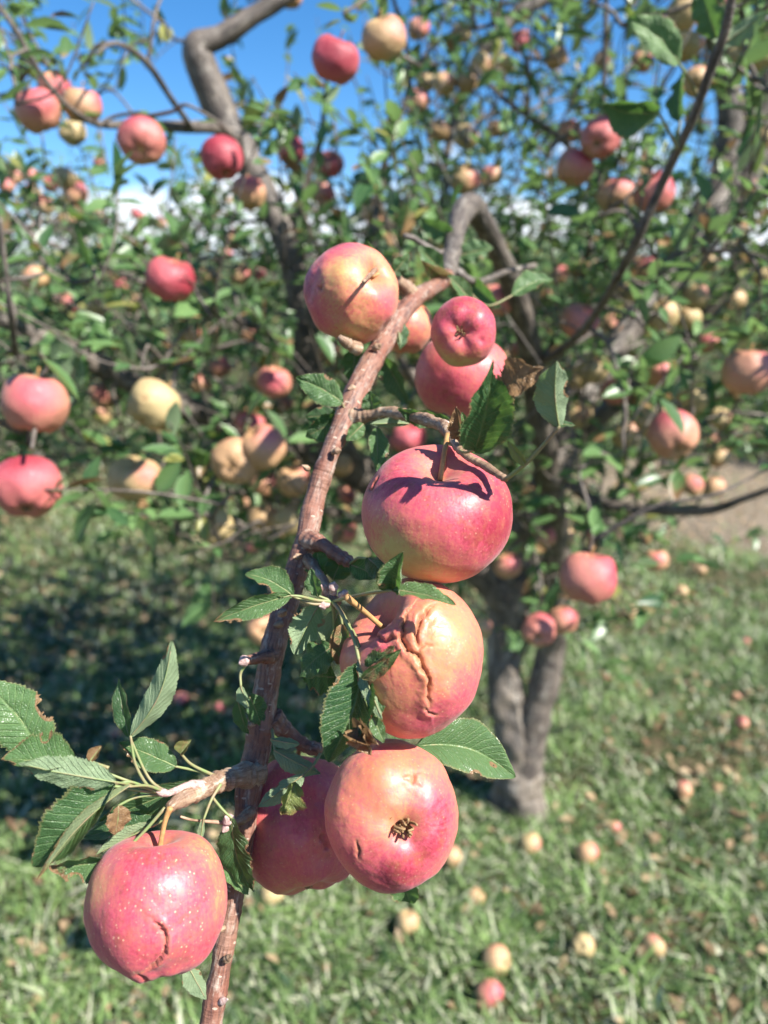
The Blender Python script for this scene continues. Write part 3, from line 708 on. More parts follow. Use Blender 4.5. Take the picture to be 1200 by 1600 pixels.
def apple_shape(axis, R, nlat=90, nlon=120, flat=0.90, cav=0.42, bas=0.24, lobes=0.03, lob_ph=0.0, lumps=(), cracks=(), sx=1.0, sy=1.0,
                blush=0.5, bl=(), hue=0.3, hl=(), dots=0.3, rough=0.012, seed=0, russet=(), cavw=0.30, basw=0.34, shear=0.0):
    """axis: stalk direction in the frame used; returns verts (frame coords), faces, pa, pb, pm"""
    T, H, F = apple_dirs(nlat, nlon); bx, by, bz = basis(axis)
    D = np.sin(T)[:, None]*(np.cos(H)[:, None]*bx+np.sin(H)[:, None]*by)+np.cos(T)[:, None]*bz
    r = np.ones(len(D)); r += 0.05*np.exp(-((T-0.75)/0.45)**2) + 0.02*np.cos(T)
    r -= cav*np.exp(-(T/cavw)**2)*(1-0.0) ; r -= bas*np.exp(-((math.pi-T)/basw)**2)
    r += lobes*np.cos(5*H+lob_ph)*np.exp(-((T-2.55)/0.38)**2) + lobes*0.35*np.cos(5*H+lob_ph)*np.exp(-((T-1.6)/0.8)**2)
    r += rough*2*fbm(D*1.8+seed*3.1, seed, 2)*1.3 + rough*0.5*fbm(D*6+seed, seed+3, 2)
    rus = 0.75*np.exp(-(T/0.36)**2)+0.5*np.exp(-((math.pi-T)/0.20)**2); cr = np.zeros(len(D))
    for (c, amp, w) in lumps:
        c = nrm(c); r += amp*np.exp(-(np.arccos(np.clip(D@c, -1, 1))/w)**2)
    jit = 0.018*np.stack([vnoise(D*16+s_*9, seed+40+s_) for s_ in range(3)], -1) + 0.007*np.stack([vnoise(D*48+s_*9, seed+50+s_) for s_ in range(3)], -1)
    DJ = D+jit
    for cd in cracks:
        pts, depth, w, lip, step = cd[:5]; dark = cd[5] if len(cd) > 5 else 1.0
        pts = [nrm(np.array(p)) for p in pts]; best = np.full(len(D), 9.0); sgn = np.zeros(len(D)); tt = np.zeros(len(D))
        for k in range(len(pts)-1):
            dd, t_, c = seg_dist(DJ, pts[k], pts[k+1]); nn = nrm(np.cross(pts[k], pts[k+1])); s_ = np.sign((DJ-c)@nn)
            m = dd < best; best[m] = dd[m]; sgn[m] = s_[m]; tt[m] = ((k+t_)/(len(pts)-1))[m]
        taper = np.clip(np.sin(math.pi*np.clip(tt, 0.03, 0.97))*1.6, 0.12, 1)
        r -= depth*taper*np.exp(-(best/w)**2); r += lip*taper*np.exp(-((best-3.0*w)/(2.2*w))**2)
        r += step*taper*sgn*np.exp(-(best/0.22))*np.clip(best/w, 0, 1)
        cr = np.maximum(cr, dark*taper**0.5*np.exp(-(best/(w*0.75))**2)); rus = np.maximum(rus, 0.60*dark*np.exp(-(best/(w*2.6))**2))
    for (c, amp, w) in russet: rus = rus+amp*np.exp(-(np.arccos(np.clip(D@nrm(c), -1, 1))/w)**2)
    b = np.full(len(D), float(blush)+(.10 if nlat > 100 else 0))
    for (c, amp, w) in bl: b += amp*np.exp(-(np.arccos(np.clip(D@nrm(c), -1, 1))/w)**2)
    hu = np.full(len(D), float(hue))
    for (c, amp, w) in hl: hu += amp*np.exp(-(np.arccos(np.clip(D@nrm(c), -1, 1))/w)**2)
    b -= 0.35*np.exp(-((math.pi-T)/0.22)**2)
    V = D*r[:, None]
    zc = V@bz; xc = V@bx; yc = V@by
    V = (xc+shear*zc)[:, None]*bx+yc[:, None]*by+(zc*flat)[:, None]*bz
    V = V*np.array([sx, sy, 1.0])*R
    pa = np.stack([b, np.clip(rus, 0, 1), np.clip(cr, 0, 1)], -1)
    pb = np.stack([np.clip(hu, 0, 1), np.full(len(D), dots)*np.clip(np.sin(T)*1.4, 0, 1), 0*b], -1)
    pm = np.stack([np.cos(H), np.sin(H), T], -1)
    return V, F, pa, pb, pm, (bx, by, bz)
def set_pm(o, pm):
    at = o.data.attributes.new('pm', 'FLOAT_VECTOR', 'POINT'); at.data.foreach_set('vector', pm.astype(np.float32).ravel())

def add_calyx(mb, c, axis, R, rs, open_=1.0):
    """dried sepals and stamens in the basin; axis points out of the basin"""
    x, y, z = basis(axis)
    for k in range(5):
        a = k*2*math.pi/5+rs.uniform(-.25, .25); d = x*math.cos(a)+y*math.sin(a); s = -x*math.sin(a)+y*math.cos(a)
        Ls = R*rs.uniform(.13, .20); pts = []
        for f, wf in ((0, 1.0), (.35, .95), (.7, .55), (1, .08)):
            cc = c+d*(R*.055+Ls*f*(0.75*open_))+z*(Ls*(0.75*f-0.55*f*f*open_)+R*rs.uniform(-.01, .01)); w = R*.062*wf
            pts += [cc-s*w+z*R*.012, cc, cc+s*w+z*R*.012]
        F = []
        for q in range(3):
            b = q*3; F += [[b, b+1, b+4, b+3], [b+1, b+2, b+5, b+4]]
        mb.add(pts, F)
    for k in range(14):
        a = rs.uniform(0, 6.28); d = x*math.cos(a)+y*math.sin(a); q = c+d*R*rs.uniform(0, .06)
        tube(mb, [q, q+z*R*.08+d*R*.02, q+z*R*rs.uniform(.08, .15)+d*R*rs.uniform(-.04, .05)], [R*.012, R*.010, R*.008], 4, 3, 1, 0)
    a = np.linspace(0, 6.283, 13)[:-1]; ring = [c+(x*math.cos(q)+y*math.sin(q))*R*.085+z*R*.02 for q in a]
    mb.add(ring+[c-z*R*.03], [[k, (k+1) % 12, 12] for k in range(12)])

def frame_at(u, v):
    f = nrm(P(u, v, 1.0)-CAM); r = nrm(np.cross(f, [0, 0, 1.0])); up = np.cross(r, f)
    return r, up, -f            # view frame: x right, y up, z towards the camera
def hero(u, v, d, rpx, axis, label, group, stalk=None, calyx=True, calyx_open=1.0, csc=1.0, **kw):
    fr = np.array(frame_at(u, v)); C = P(u, v, d); R = rpx*d/FPX
    V, F, pa, pb, pm, (bx, by, bz) = apple_shape(axis, R, **kw)
    W = V@fr+C
    root = empty('apple', C); tag(root, label, 'apple', group)
    mb = MB(); mb.add(W, F, pa, pb); o = mb.build('fruit', M_APPLE, root, C); set_pm(o, pm); o.color = (.5, .5, .5, 1)
    ax = bz@fr; flat = kw.get('flat', .9)
    if calyx:
        mc = MB(); rs = random.Random(int(u)); add_calyx(mc, C-ax*R*flat*(0.98-kw.get('bas', .24)), -ax, R*csc, rs, calyx_open); mc.build('calyx', M_CALYX, root, C)
    if stalk is not None:
        ms = MB(); a = C+ax*R*flat*(1.02-kw.get('cav', .42)); b = P(*stalk); m = (a+b)/2+ax*R*0.10
        tube(ms, [a, m, b], [R*.040, R*.036, R*.050], 10, 6, 2, .05); ms.build('stalk', M_STALK, root, C)
    return root
def vd(cu, cv, rpx):
    """direction in an apple's view frame of a photo pixel on its face"""
    def f(u, v, rp=rpx):
        x = (u-cu)/rp; y = -(v-cv)/rp; q = min(x*x+y*y, .97); return np.array([x, y, math.sqrt(1-q)])
    return f
GF = 'apples on the branch hanging in front'
HR = dict(nlat=230, nlon=300)
# large pink apple with its stalk cavity showing
f = vd(683, 805, 116)
hero(683, 806, .372, 114, (0.05, .80, .58), 'large pink apple with yellow base, topmost of the three stacked in front', GF, stalk=(700, 680, .372),
     calyx=False, flat=.88, cav=.36, cavw=.34, sx=1.02, sy=1.0, blush=.56, hue=.55, dots=.35, rough=.010, seed=1, lobes=.012,
     bl=[(f(625, 865), -.55, .55), (f(680, 905), -.35, .5), (f(780, 800), .55, .65), (f(600, 740), .4, .55), (f(690, 800), .2, .6), (f(740, 760), .1, .5), (f(650, 880), -.1, .5)],
     hl=[(f(620, 860), .5, .5)], lumps=[(f(780, 830), .02, .5), (f(575, 800), .02, .5)],
     cracks=[([f(580, 764), f(590, 762), f(596, 750), f(600, 742)], .030, .016, .006, 0.010, 1.0)], **HR)
# cracked apple
f = vd(645, 1028, 118)
hero(645, 1028, .368, 113, (-.62, .62, .48), 'orange red apple split by a deep ragged vertical crack, middle of the front stack', GF, stalk=(541, 933, .345),
     calyx=False, flat=.93, cav=.50, cavw=.42, sx=1.0, sy=1.09, blush=.34, hue=.12, dots=.4, rough=.016, seed=2, lobes=.01,
     lumps=[(f(700, 985), .05, .45), (f(640, 1100), -.02, .3), (f(560, 1090), -.10, .45), (f(735, 1060), .03, .5), (f(620, 1010), -.05, .16), (f(630, 965), .05, .10), (f(590, 990), .05, .13), (f(665, 955), .03, .15), (f(655, 1110), -.03, .2)],
     bl=[(f(690, 1120), .35, .40), (f(735, 1080), .35, .45), (f(590, 1000), .45, .28), (f(600, 940), .15, .35), (f(700, 985), -.12, .4), (f(575, 1090), -.22, .4), (f(560, 960), .25, .3), (f(650, 1120), .2, .3)],
     hl=[(f(590, 1070), .25, .4)],
     cracks=[([f(640, 955), f(627, 975), f(624, 1000), f(633, 1016), f(650, 1024), f(655, 1036), f(667, 1052), f(667, 1080), f(673, 1098)], .078, .021, .018, -.050, 1.0),
             ([f(672, 955), f(652, 974), f(645, 995), f(650, 1012)], .060, .020, .020, -.030, .9),
             ([f(573, 988), f(588, 995), f(600, 1003), f(612, 998), f(622, 1002)], .050, .022, .02, .03, .6),
             ([f(664, 1096), f(672, 1104), f(684, 1107)], .035, .015, .010, -.01, 1.0),
             ([f(650, 1018), f(660, 1008), f(672, 1010)], .02, .014, .006, -.01, .6)],
     nlat=330, nlon=440)
# calyx-facing orange apple
f = vd(612, 1272, 108)
hero(613, 1272, .362, 107, (-.22, .22, -.95), 'orange apple turning pink with its brown calyx facing the camera, lowest of the front stack', GF,
     flat=.90, bas=.26, basw=.24, csc=2.0, sx=.97, sy=1.04, blush=.42, hue=.0, dots=.35, rough=.020, seed=3, lobes=.022, lob_ph=1.0,
     lumps=[(f(590, 1215), .07, .35), (f(530, 1270), .03, .4), (f(655, 1225), .045, .3), (f(618, 1240), -.03, .16), (f(690, 1290), .05, .4), (f(565, 1330), .02, .3), (f(635, 1370), .03, .3)],
     bl=[(f(680, 1300), .50, .45), (f(620, 1360), .55, .45), (f(700, 1250), .15, .35), (f(560, 1330), .12, .35), (f(520, 1300), .18, .3), (f(600, 1220), -.1, .4)],
     hl=[(f(640, 1288), 1.0, .2)], russet=[(f(655, 1285), .5, .12), (f(600, 1300), .3, .2)],
     cracks=[([f(645, 1218), f(647, 1224), f(645, 1232)], .03, .028, .02, 0, .6), ([f(562, 1310), f(564, 1322), f(562, 1334)], .04, .02, .01, .0, .9)], **HR)
# shaded apple behind
f = vd(470, 1290, 105)
hero(470, 1292, .43, 100, (-.1, .93, -.1), 'dark red shaded apple partly hidden behind the branch and the orange apple', GF, stalk=(470, 1165, .44),
     flat=1.02, sx=1.0, sy=1.0, blush=.62, hue=.4, dots=.3, rough=.03, seed=4, lobes=.02, lumps=[(f(450, 1350), -.05, .3), (f(500, 1340), -.05, .2), (f(440, 1200), .08, .4)],
     bl=[(f(460, 1390), -.4, .35)], cracks=[([f(500, 1300), f(507, 1315), f(512, 1330)], .06, .05, 0, .02, .4)], **HR)
# lower left apple
f = vd(246, 1413, 111)
hero(247, 1413, .352, 110, (.10, .92, .30), 'pink apple with pale speckles and a crescent scar, hanging alone lower left', GF, stalk=(266, 1262, .358),
     flat=.96, bas=.20, sx=.97, sy=1.0, cav=.30, blush=.70, hue=.35, dots=.8, rough=.012, seed=5, lobes=.03, lob_ph=2.2,
     lumps=[(f(230, 1505), -.03, .16), (f(262, 1470), .035, .22), (f(320, 1345), .02, .35), (f(305, 1500), .03, .2), (f(200, 1490), .01, .2), (f(255, 1515), .05, .14)],
     bl=[(f(160, 1370), -.45, .35), (f(320, 1350), -.42, .35), (f(235, 1350), .12, .3), (f(340, 1430), -.35, .3), (f(220, 1480), .12, .35), (f(270, 1310), -.1, .3)],
     hl=[(f(320, 1340), .3, .4), (f(340, 1400), .3, .4)], russet=[(f(315, 1337), .9, .07), (f(272, 1362), .4, .06)],
     cracks=[([f(235, 1428), f(248, 1442), f(254, 1460), f(249, 1480), f(231, 1495), f(216, 1500)], .045, .017, .010, .035, .8),
             ([f(208, 1500), f(216, 1510), f(222, 1520)], .05, .03, .012, .0, .5)], **HR)
# upper left lumpy apple
f = vd(548, 460, 75)
hero(548, 461, .50, 74, (.50, .42, .45), 'pale yellow and pink lumpy apple at the top of the front branch, left side', GF, stalk=(606, 428, .50),
     flat=.95, calyx=False, cav=.30, cavw=.28, sx=.98, sy=1.02, blush=.30, hue=.6, dots=.3, rough=.02, seed=6,
     lumps=[(f(530, 430), .06, .4), (f(600, 475), .08, .35), (f(596, 432), -.12, .22), (f(566, 478), -.05, .22), (f(578, 505), .03, .3), (f(520, 500), .03, .4)],
     bl=[(f(520, 390), .8, .5), (f(482, 450), .7, .42), (f(500, 500), .3, .3), (f(600, 470), .42, .35), (f(550, 510), -.1, .4), (f(530, 430), -.2, .3)],
     hl=[(f(540, 520), .4, .5), (f(540, 425), .2, .4)], cracks=[([f(498, 447), f(504, 452), f(506, 444)], .03, .03, .01, 0, .7)], **HR)
f = vd(723, 518, 51)
hero(724, 519, .48, 51, (.08, .0, -1.0), 'small crimson apple with its star shaped calyx facing the camera, above a larger pink one', GF,
     flat=1.0, bas=.34, basw=.42, csc=1.5, sy=1.06, blush=.78, hue=.85, dots=.15, rough=.012, seed=7, lobes=.028,
     bl=[(f(700, 560), -.75, .5), (f(735, 560), -.55, .45), (f(720, 480), .15, .5), (f(680, 530), -.35, .35)], lumps=[(f(752, 530), -.06, .12)], nlat=180, nlon=220)
f = vd(722, 592, 74)
hero(722, 590, .555, 74, (.1, .85, .2), 'pink apple just beneath the small crimson apple, half covered by a dark leaf', GF,
     calyx=False, flat=.88, blush=.62, hue=.5, dots=.2, rough=.015, seed=8, bl=[(f(700, 620), .15, .4)], russet=[(f(705, 625), .5, .12)], nlat=120, nlon=160)
f = vd(632, 512, 43)
hero(630, 512, .60, 45, (.1, .9, .1), 'pink and yellow apple tucked behind the top of the front branch', GF,
     calyx=False, flat=.95, blush=.5, hue=.7, dots=.1, rough=.015, seed=9, bl=[(f(600, 550), -.4, .6)], nlat=90, nlon=120)

# --- the many apples behind: a few real shapes, shared by copies
VARS = []
for k in range(9):
    rs = np.random.default_rng(100+k)
    lum = [(rs.normal(0, 1, 3), rs.uniform(-.09, .09), rs.uniform(.25, .5)) for _ in range(6)]
    crk = []
    if k % 3 == 0:
        a = nrm(np.array([rs.normal(), rs.normal(), -0.2])); b = nrm(a+rs.normal(0, .3, 3)); c = nrm(b+rs.normal(0, .25, 3)); crk = [([a, b, c], .06, .05, .02, .02, .8)]
    V, F, pa, pb, pm, _ = apple_shape((0, 0, 1.0), 1.0, 44, 60, flat=rs.uniform(.84, .98), lumps=lum, cracks=crk, blush=.45, hue=.5, dots=.1, rough=.02, seed=30+k,
        bl=[((1, -.2, .6), .55, .8), ((-1, .2, -.5), -.4, .7)], lobes=.03, russet=[(rs.normal(0, 1, 3), .6 if k % 2 else .2, .25)])
    m = MB(); m.add(V, F, pa, pb); o = m.build('fruit', M_APPLE_FAR); set_pm(o, pm); me_f = o.data; bpy.data.objects.remove(o)
    m = MB(); tube(m, [np.array([0, 0, .55]), np.array([.03, 0, .85]), np.array([.08, .04, 1.15])], [.035, .03, .045], 7, 4, 1, .03); o = m.build('stalk', M_STALK); me_s = o.data; bpy.data.objects.remove(o)
    m = MB(); add_calyx(m, np.array([0, 0, -.70]), np.array([0, 0, -1.0]), 1.0, random.Random(k)); o = m.build('calyx', M_CALYX); me_c = o.data; bpy.data.objects.remove(o)
    VARS.append((me_f, me_s, me_c))
from mathutils import Matrix
def place_apple(loc, R, blush, hue, label, group, detail, axis=None, var=None, roll=None):
    k = int(rng.integers(0, len(VARS))) if var is None else var
    if axis is None: axis = nrm(np.array([rng.normal(0, .35), rng.normal(0, .35), 1.0]))
    q = Vector(np.asarray(axis).tolist()).to_track_quat('Z', 'Y'); 
    # turn the blushed side (+X of the variant) roughly to the sun
    mat = q.to_matrix(); sx_ = mat.inverted() @ Vector(SUN.tolist()); a = math.atan2(sx_.y, sx_.x) + (rng.normal(0, .6) if roll is None else roll)
    mat = mat @ Matrix.Rotation(a, 3, 'Z')
    if detail:
        root = empty('apple', loc); fr = bpy.data.objects.new('fruit', VARS[k][0]); parts = [fr, bpy.data.objects.new('stalk', VARS[k][1])]
        if axis[2] < 0.9 or axis @ FWD > 0.05: parts.append(bpy.data.objects.new('calyx', VARS[k][2]))
        for p in parts: sc.collection.objects.link(p); p.parent = root
        root.rotation_euler = mat.to_euler(); root.scale = (R, R, R)
    else:
        root = fr = bpy.data.objects.new('apple', VARS[k][0]); sc.collection.objects.link(fr); fr.location = list(loc); fr.rotation_euler = mat.to_euler(); fr.scale = (R, R, R)
    fr.color = (0.5+(blush-.62)*1.15, hue, 0.5, 1); tag(root, label, 'apple', group)
    return nrm(np.array(mat @ Vector((0, 0, 1))))
apples_info = []
for k, (u, v, dp, D, b, h, ax, lab) in enumerate(A):
    d = D*FPX/dp
    C = P(u, v, d); fr = np.array(frame_at(u, v))
    axis = None if ax is None else nrm(np.array(ax)@fr)
    up = place_apple(C, D/2*1.0, b, h, lab, GT, dp >= 40, axis, k % len(VARS))
    top = C+up*D/2*1.1
    apples_info.append((top, C, D))
    spur = top+np.array([0, 0, .012])+up*.008+rng.normal(0, .004, 3)
    connect(spur, .0024, .0030)
    nl = int(rng.integers(4, 8)); az = rng.random(nl)*6.283; od = np.stack([np.cos(az), np.sin(az)+0.6, .5+0*az], -1)
    leaves_at(fol, np.repeat(spur[None], nl, 0)+rng.normal(0, .004, (nl, 3)), od, 0.95)

for (u, v, dd_, D, vis) in CLU:
    C = P(u, v, dd_); up = place_apple(C, D/2, rng.uniform(.2, .62), rng.uniform(.4, .9), 'small pale pink or beige apple blurred among the inner leaves of the near tree', 'small apples deep in the near tree', False)
    connect(C+up*D*.6+np.array([0, 0, .015]), .0018, .0026)
# apples on the ground
GG = 'windfall apples lying in the grass'
GA = [(777,1500,44,.60,.75,'rosy and yellow windfall apple, upper of the two lying together in the grass'),(765,1552,42,.72,.35,'dull red windfall apple, lower of the two lying together in the grass'),
 (637,1441,36,.30,.7,'pale orange windfall apple under the front stack'),(911,1478,36,.35,.8,'pale windfall apple between the rosy pair and the right hand one'),(1021,1478,36,.38,.7,'tan windfall apple lying rightmost in the lower grass'),
 (828,1316,34,.42,.8,'yellow orange windfall apple nearest the foot of the trunk'),(917,1333,34,.55,.5,'pinkish windfall apple right of the yellow orange one by the trunk'),(704,1338,34,.5,.5,'windfall apple half hidden by the lowest stacked apple'),
 (426,1396,38,.15,.9,'pale yellow windfall apple between the branch and the lower left apple'),(1068,1234,26,.6,.4,'brownish red windfall apple in the right grass'),(75,1139,26,.6,.4,'reddish windfall apple in the left shade'),
 (283,1092,24,.8,.3,'dark pink windfall apple in deep shade'),(463,1100,26,.55,.4,'pinkish windfall apple behind the front branch'),(343,1107,20,.8,.3,'small magenta windfall apple in deep shade'),(1160,1130,20,.7,.3,'small red windfall apple near the right edge'),
 (1093,890,22,.5,.5,'windfall apple on the edge of the bare soil'),(1064,925,22,.4,.6,'pale windfall apple below the bare soil patch'),(1010,950,26,.25,.7,'cream windfall apple beside the shaded grass'),(985,958,22,.35,.6,'cream pink windfall apple left of its paler neighbour')]
for u, v, dp, b, h, lab in GA:
    p = G(u, v); d = proj(p)[2]; R = min(max(dp*d/FPX/2, .024), .036)
    dirn = P(u, v, d)-CAM; q = CAM+dirn*((CAM[2]-p[2]-R*.8)/(CAM[2]-p[2]))
    place_apple(q, R, b*.75+.05, h, lab, GG, dp > 40, nrm(rng.normal(0, 1, 3)))
for k in range(11):
    u, v = rng.uniform(-20, 1220), rng.uniform(880, 1500)
    p = G(u, v); R = rng.uniform(.018, .026)
    place_apple(p+np.array([0, 0, R*.4]), R, rng.uniform(.3, .6), rng.uniform(.2, .7), 'small dull windfall apple half sunk in the grass', 'dull windfall apples half sunk in the grass', False, nrm(rng.normal(0, 1, 3)))

# ------------------------------------------------------------------ spurs and leaves of the front branch
def sp(lst, rings=0.10, mat=M_SPUR, sides=18, n=16, rough=.16, seed=7):
    mb = MB(); p, r = pth(lst); r[0] *= 1.45; r[1] *= 1.12; tube(mb, p, r, sides, n, seed, rough, rings, 160)
    return mb.build('spur', mat, fb, p[0])
sp([(400,1206,.412,34),(388,1210,.405,36),(370,1214,.396,35),(345,1220,.388,32),(322,1230,.38,28),(300,1240,.372,29),(280,1250,.366,25),(264,1262,.360,18)], .14)
sp([(320,1232,.38,18),(300,1228,.372,14),(275,1235,.366,12),(262,1240,.362,9)], .05, M_BUD)
sp([(543,652,.468,26),(570,650,.462,19),(600,644,.455,18),(632,648,.438,19),(655,653,.422,20),(678,660,.404,19),(694,666,.390,15)], .12, M_SPUR)
sp([(692,664,.39,14),(702,680,.374,12),(716,700,.362,12),(735,716,.356,12),(758,728,.350,13),(780,742,.343,13),(792,749,.340,11)], .12, M_SPUR)
sp([(560,545,.492,16),(548,540,.486,15),(536,532,.48,14),(530,527,.478,10)], .15, M_SPUR)
sp([(480,842,.437,24),(505,852,.425,20),(525,865,.42,22),(545,878,.418,18),(552,884,.417,10)], .12, M_TWIG)
sp([(478,870,.437,14),(500,900,.415,13),(515,925,.39,15),(522,938,.38,16),(530,942,.375,10)], .15, M_SPUR)
sp([(430,1025,.422,18),(410,1027,.41,17),(396,1030,.405,19),(386,1031,.402,12)], .15, M_TWIG)
sp([(425,1120,.42,26),(450,1145,.425,22),(478,1165,.425,22),(500,1172,.42,18)], .10, M_TWIG)
sp([(645,462,.576,20),(622,440,.56,18),(606,425,.55,16),(596,415,.548,10)], .15, M_SPUR)
sp([(602,428,.55,9),(590,420,.50,8),(580,428,.470,7),(568,440,.448,6)], .2, M_SPUR)
sp([(392,1268,.400,14),(378,1280,.390,12),(364,1285,.384,15),(352,1288,.382,8)], .2, M_SPUR)
sp([(360,1286,.384,5),(330,1284,.38,5),(300,1281,.374,4),(282,1276,.37,4)], 0, M_SPUR, 8, 8)
sp([(706,400,.755,14),(680,395,.74,12),(650,375,.73,10),(632,368,.72,9)], .1, M_LIMB)
sp([(705,420,.72,14),(745,440,.75,10),(790,425,.9,9),(835,415,1.0,9)], .1, M_LIMB)
# fine bud scales at (520,935)
def bud(u, v, d, wpx, ang, lenpx, mat=M_BUD):
    c = P(u, v, d); e = P(u+lenpx*math.cos(ang), v-lenpx*math.sin(ang), d-.004); r = wpx*d/FPX/2; mb = MB()
    tube(mb, [c, c*.5+e*.5, e], [r*.8, r, r*.15], 12, 8, int(u), .2, .25, 300); return mb.build('bud', mat, fb, c)
for bu, bv, bd_, ba in ((585,545,.498,.2),(556,606,.475,2.9),(520,706,.448,-.2),(470,868,.43,3.0),(440,975,.42,2.9),(437,960,.415,.1),(398,1130,.408,3.0),(370,1362,.392,2.8),(350,1450,.382,3.1),(352,1500,.385,.2)): bud(bu, bv, bd_, 11, ba+.4, 13, M_SPUR)
bud(508, 928, .378, 16, 2.0, 16); bud(520, 926, .374, 15, 1.4, 17); bud(531, 932, .373, 14, .6, 15); bud(512, 944, .374, 13, 3.4, 14)
bud(262, 1240, .360, 14, 3.0, 18); bud(386, 1031, .402, 20, 3.6, 14); bud(362, 1285, .382, 18, 2.4, 14); bud(358, 1288, .382, 15, 4.0, 16); bud(694, 664, .388, 16, -.6, 16); bud(482, 733, .45, 10, 2.6, 12, M_SPUR); bud(341, 1566, .384, 12, .3, 16)

def leaf(b, t, w, tilt=0, fold=.25, arch=.12, bow=0.0, under=False, tone=.4, brown=0.0, tipb=0.0, bites=(), curl=0.0, twist=0.0, stem=None, ripple=.11, seed=0, label=None, bronze=0.0, serr=1.0, half=None, stw=2.4):
    B = P(*b); T_ = P(*t); D = T_-B; Ln = np.linalg.norm(D); X_ = D/Ln; dm = (b[2]+t[2])/2
    view = nrm(CAM-(B+T_)/2); N0 = nrm(view-X_*(view@X_)); S0 = np.cross(N0, X_)
    a = math.radians(tilt)+(math.pi if under else 0); N1 = N0*math.cos(a)+S0*math.sin(a); S1 = np.cross(N1, X_)
    W_ = w*dm/FPX/2; ns, nq = 61, 25
    s = np.linspace(0, 1, ns)[:, None]*np.ones((1, nq)); q = np.linspace(-1, 1, nq)[None]*np.ones((ns, 1))
    hw = W_*(np.sin(math.pi*np.clip(s, 0, 1)**.82)**.72)*(1-.22*s**4)*(1-0.12*(1-s)**3)
    rs = np.random.default_rng(seed+int(b[0]*3+b[1]))
    curl = curl+rs.uniform(-.25, .35); twist = twist+rs.uniform(-.35, .35)
    saw = ((s*26+rs.random()) % 1.0); edge = np.abs(q)**6
    hw = hw*(1+edge*serr*(.17*saw-.085)*(.6+.8*np.abs(vnoise(np.stack([s*26, q, s*0+seed*3.7], -1), 31)))+.04*vnoise(np.stack([s*4, np.sign(q), s*0+seed], -1), 3))
    y = q*hw; z = np.abs(q)**1.0*hw*math.tan(min(fold, 1.3))*1.0
    if fold > .6: y = q*hw*math.cos(fold)*1.15; z = np.abs(q)*hw*math.sin(fold)
    z = z-arch*Ln*(s**2*1.2-.3*s)+curl*hw*np.abs(q)**3
    z = z+ripple*W_*np.sin(s*rs.uniform(16, 24)+q*1.5+rs.random()*6)*np.abs(q)**1.5+ripple*W_*.6*fbm(np.stack([s*9, q*3, s*0+seed*2.3], -1), 5)
    # veins push the blade into shallow quilting
    z = z+.035*W_*np.abs(np.sin(math.pi*(s*13-np.abs(q)**.8*2.8)))*(1-np.abs(q)**4)
    tw_ = twist*s; y, z = y*np.cos(tw_)-z*np.sin(tw_), y*np.sin(tw_)+z*np.cos(tw_)
    x = s*Ln+.02*Ln*np.abs(q)*np.sin(math.pi*s); y = y+bow*Ln*np.sin(math.pi*s)
    V = B+x[..., None]*X_+y[..., None]*S1+z[..., None]*N1
    br = np.full(s.shape, float(brown))+tipb*np.clip((s-.55)/.45, 0, 1)**1.3+.28*edge*(tipb > 0)
    keep = np.ones((ns-1, nq-1), bool); sc_, qc_ = (s[:-1, :-1]+s[1:, 1:])/2, (q[:-1, :-1]+q[1:, 1:])/2
    if half: keep &= (qc_*half > -.12)
    bites = list(bites)
    if w > 28 and not brown > .5:
        for _ in range(int(rs.integers(1, 4))): bites.append((rs.uniform(.2, .9), rs.choice([-1, 1])*rs.uniform(.85, 1.1), rs.uniform(.015, .055)))
    for (bs, bq, brd) in bites:
        ns_ = .6*brd*fbm(np.stack([sc_*20, qc_*8, sc_*0+seed], -1), 8)
        dd = np.hypot((sc_-bs), (qc_-bq)*.30)
        keep &= (dd+ns_ > brd); br += .9*np.exp(-((np.hypot(s-bs, (q-bq)*.30)-brd)/.035).clip(0)**2)
    i = np.arange(ns-1)[:, None]*nq+np.arange(nq-1)[None]; F = np.stack([i, i+nq, i+nq+1, i+1], -1)[keep]
    F = F[:, ::-1] if np.dot(np.cross(V[30, 12]-V[29, 12], V[29, 13]-V[29, 12]), N1) > 0 else F
    # orient so that the upper side is the front face
    v0, v1, v2 = [V.reshape(-1, 3)[F[len(F)//2][k]] for k in range(3)]
    if np.cross(v1-v0, v2-v0)@N1 < 0: F = F[:, ::-1]
    mb = MB(); mb.add(V, F, np.stack([q, s, np.full(s.shape, tone)], -1).reshape(-1, 3), np.stack([br, s*0+rs.random(), s*0+bronze], -1).reshape(-1, 3))
    if stem is not None:
        pts = [P(*k) for k in stem]+[B+X_*Ln*.02-N1*W_*.03]; rr = np.linspace(stw*1.25, stw*.8, len(pts))*dm/FPX
        tube(mb, pts, rr, 8, 8, 2, .05, 0, 100, mat=1)
    # midrib as a real ridge on the underside
    mid = V[:int(ns*.93):6, nq//2]-N1*W_*.02
    tube(mb, mid, np.linspace(stw*.5, .5, len(mid))*dm/FPX, 6, 2, 3, 0, 0, 100, mat=1)
    o = mb.build('leaf', [M_LEAF, M_PET], fb, B)
    if label: o['label'] = label
    return o
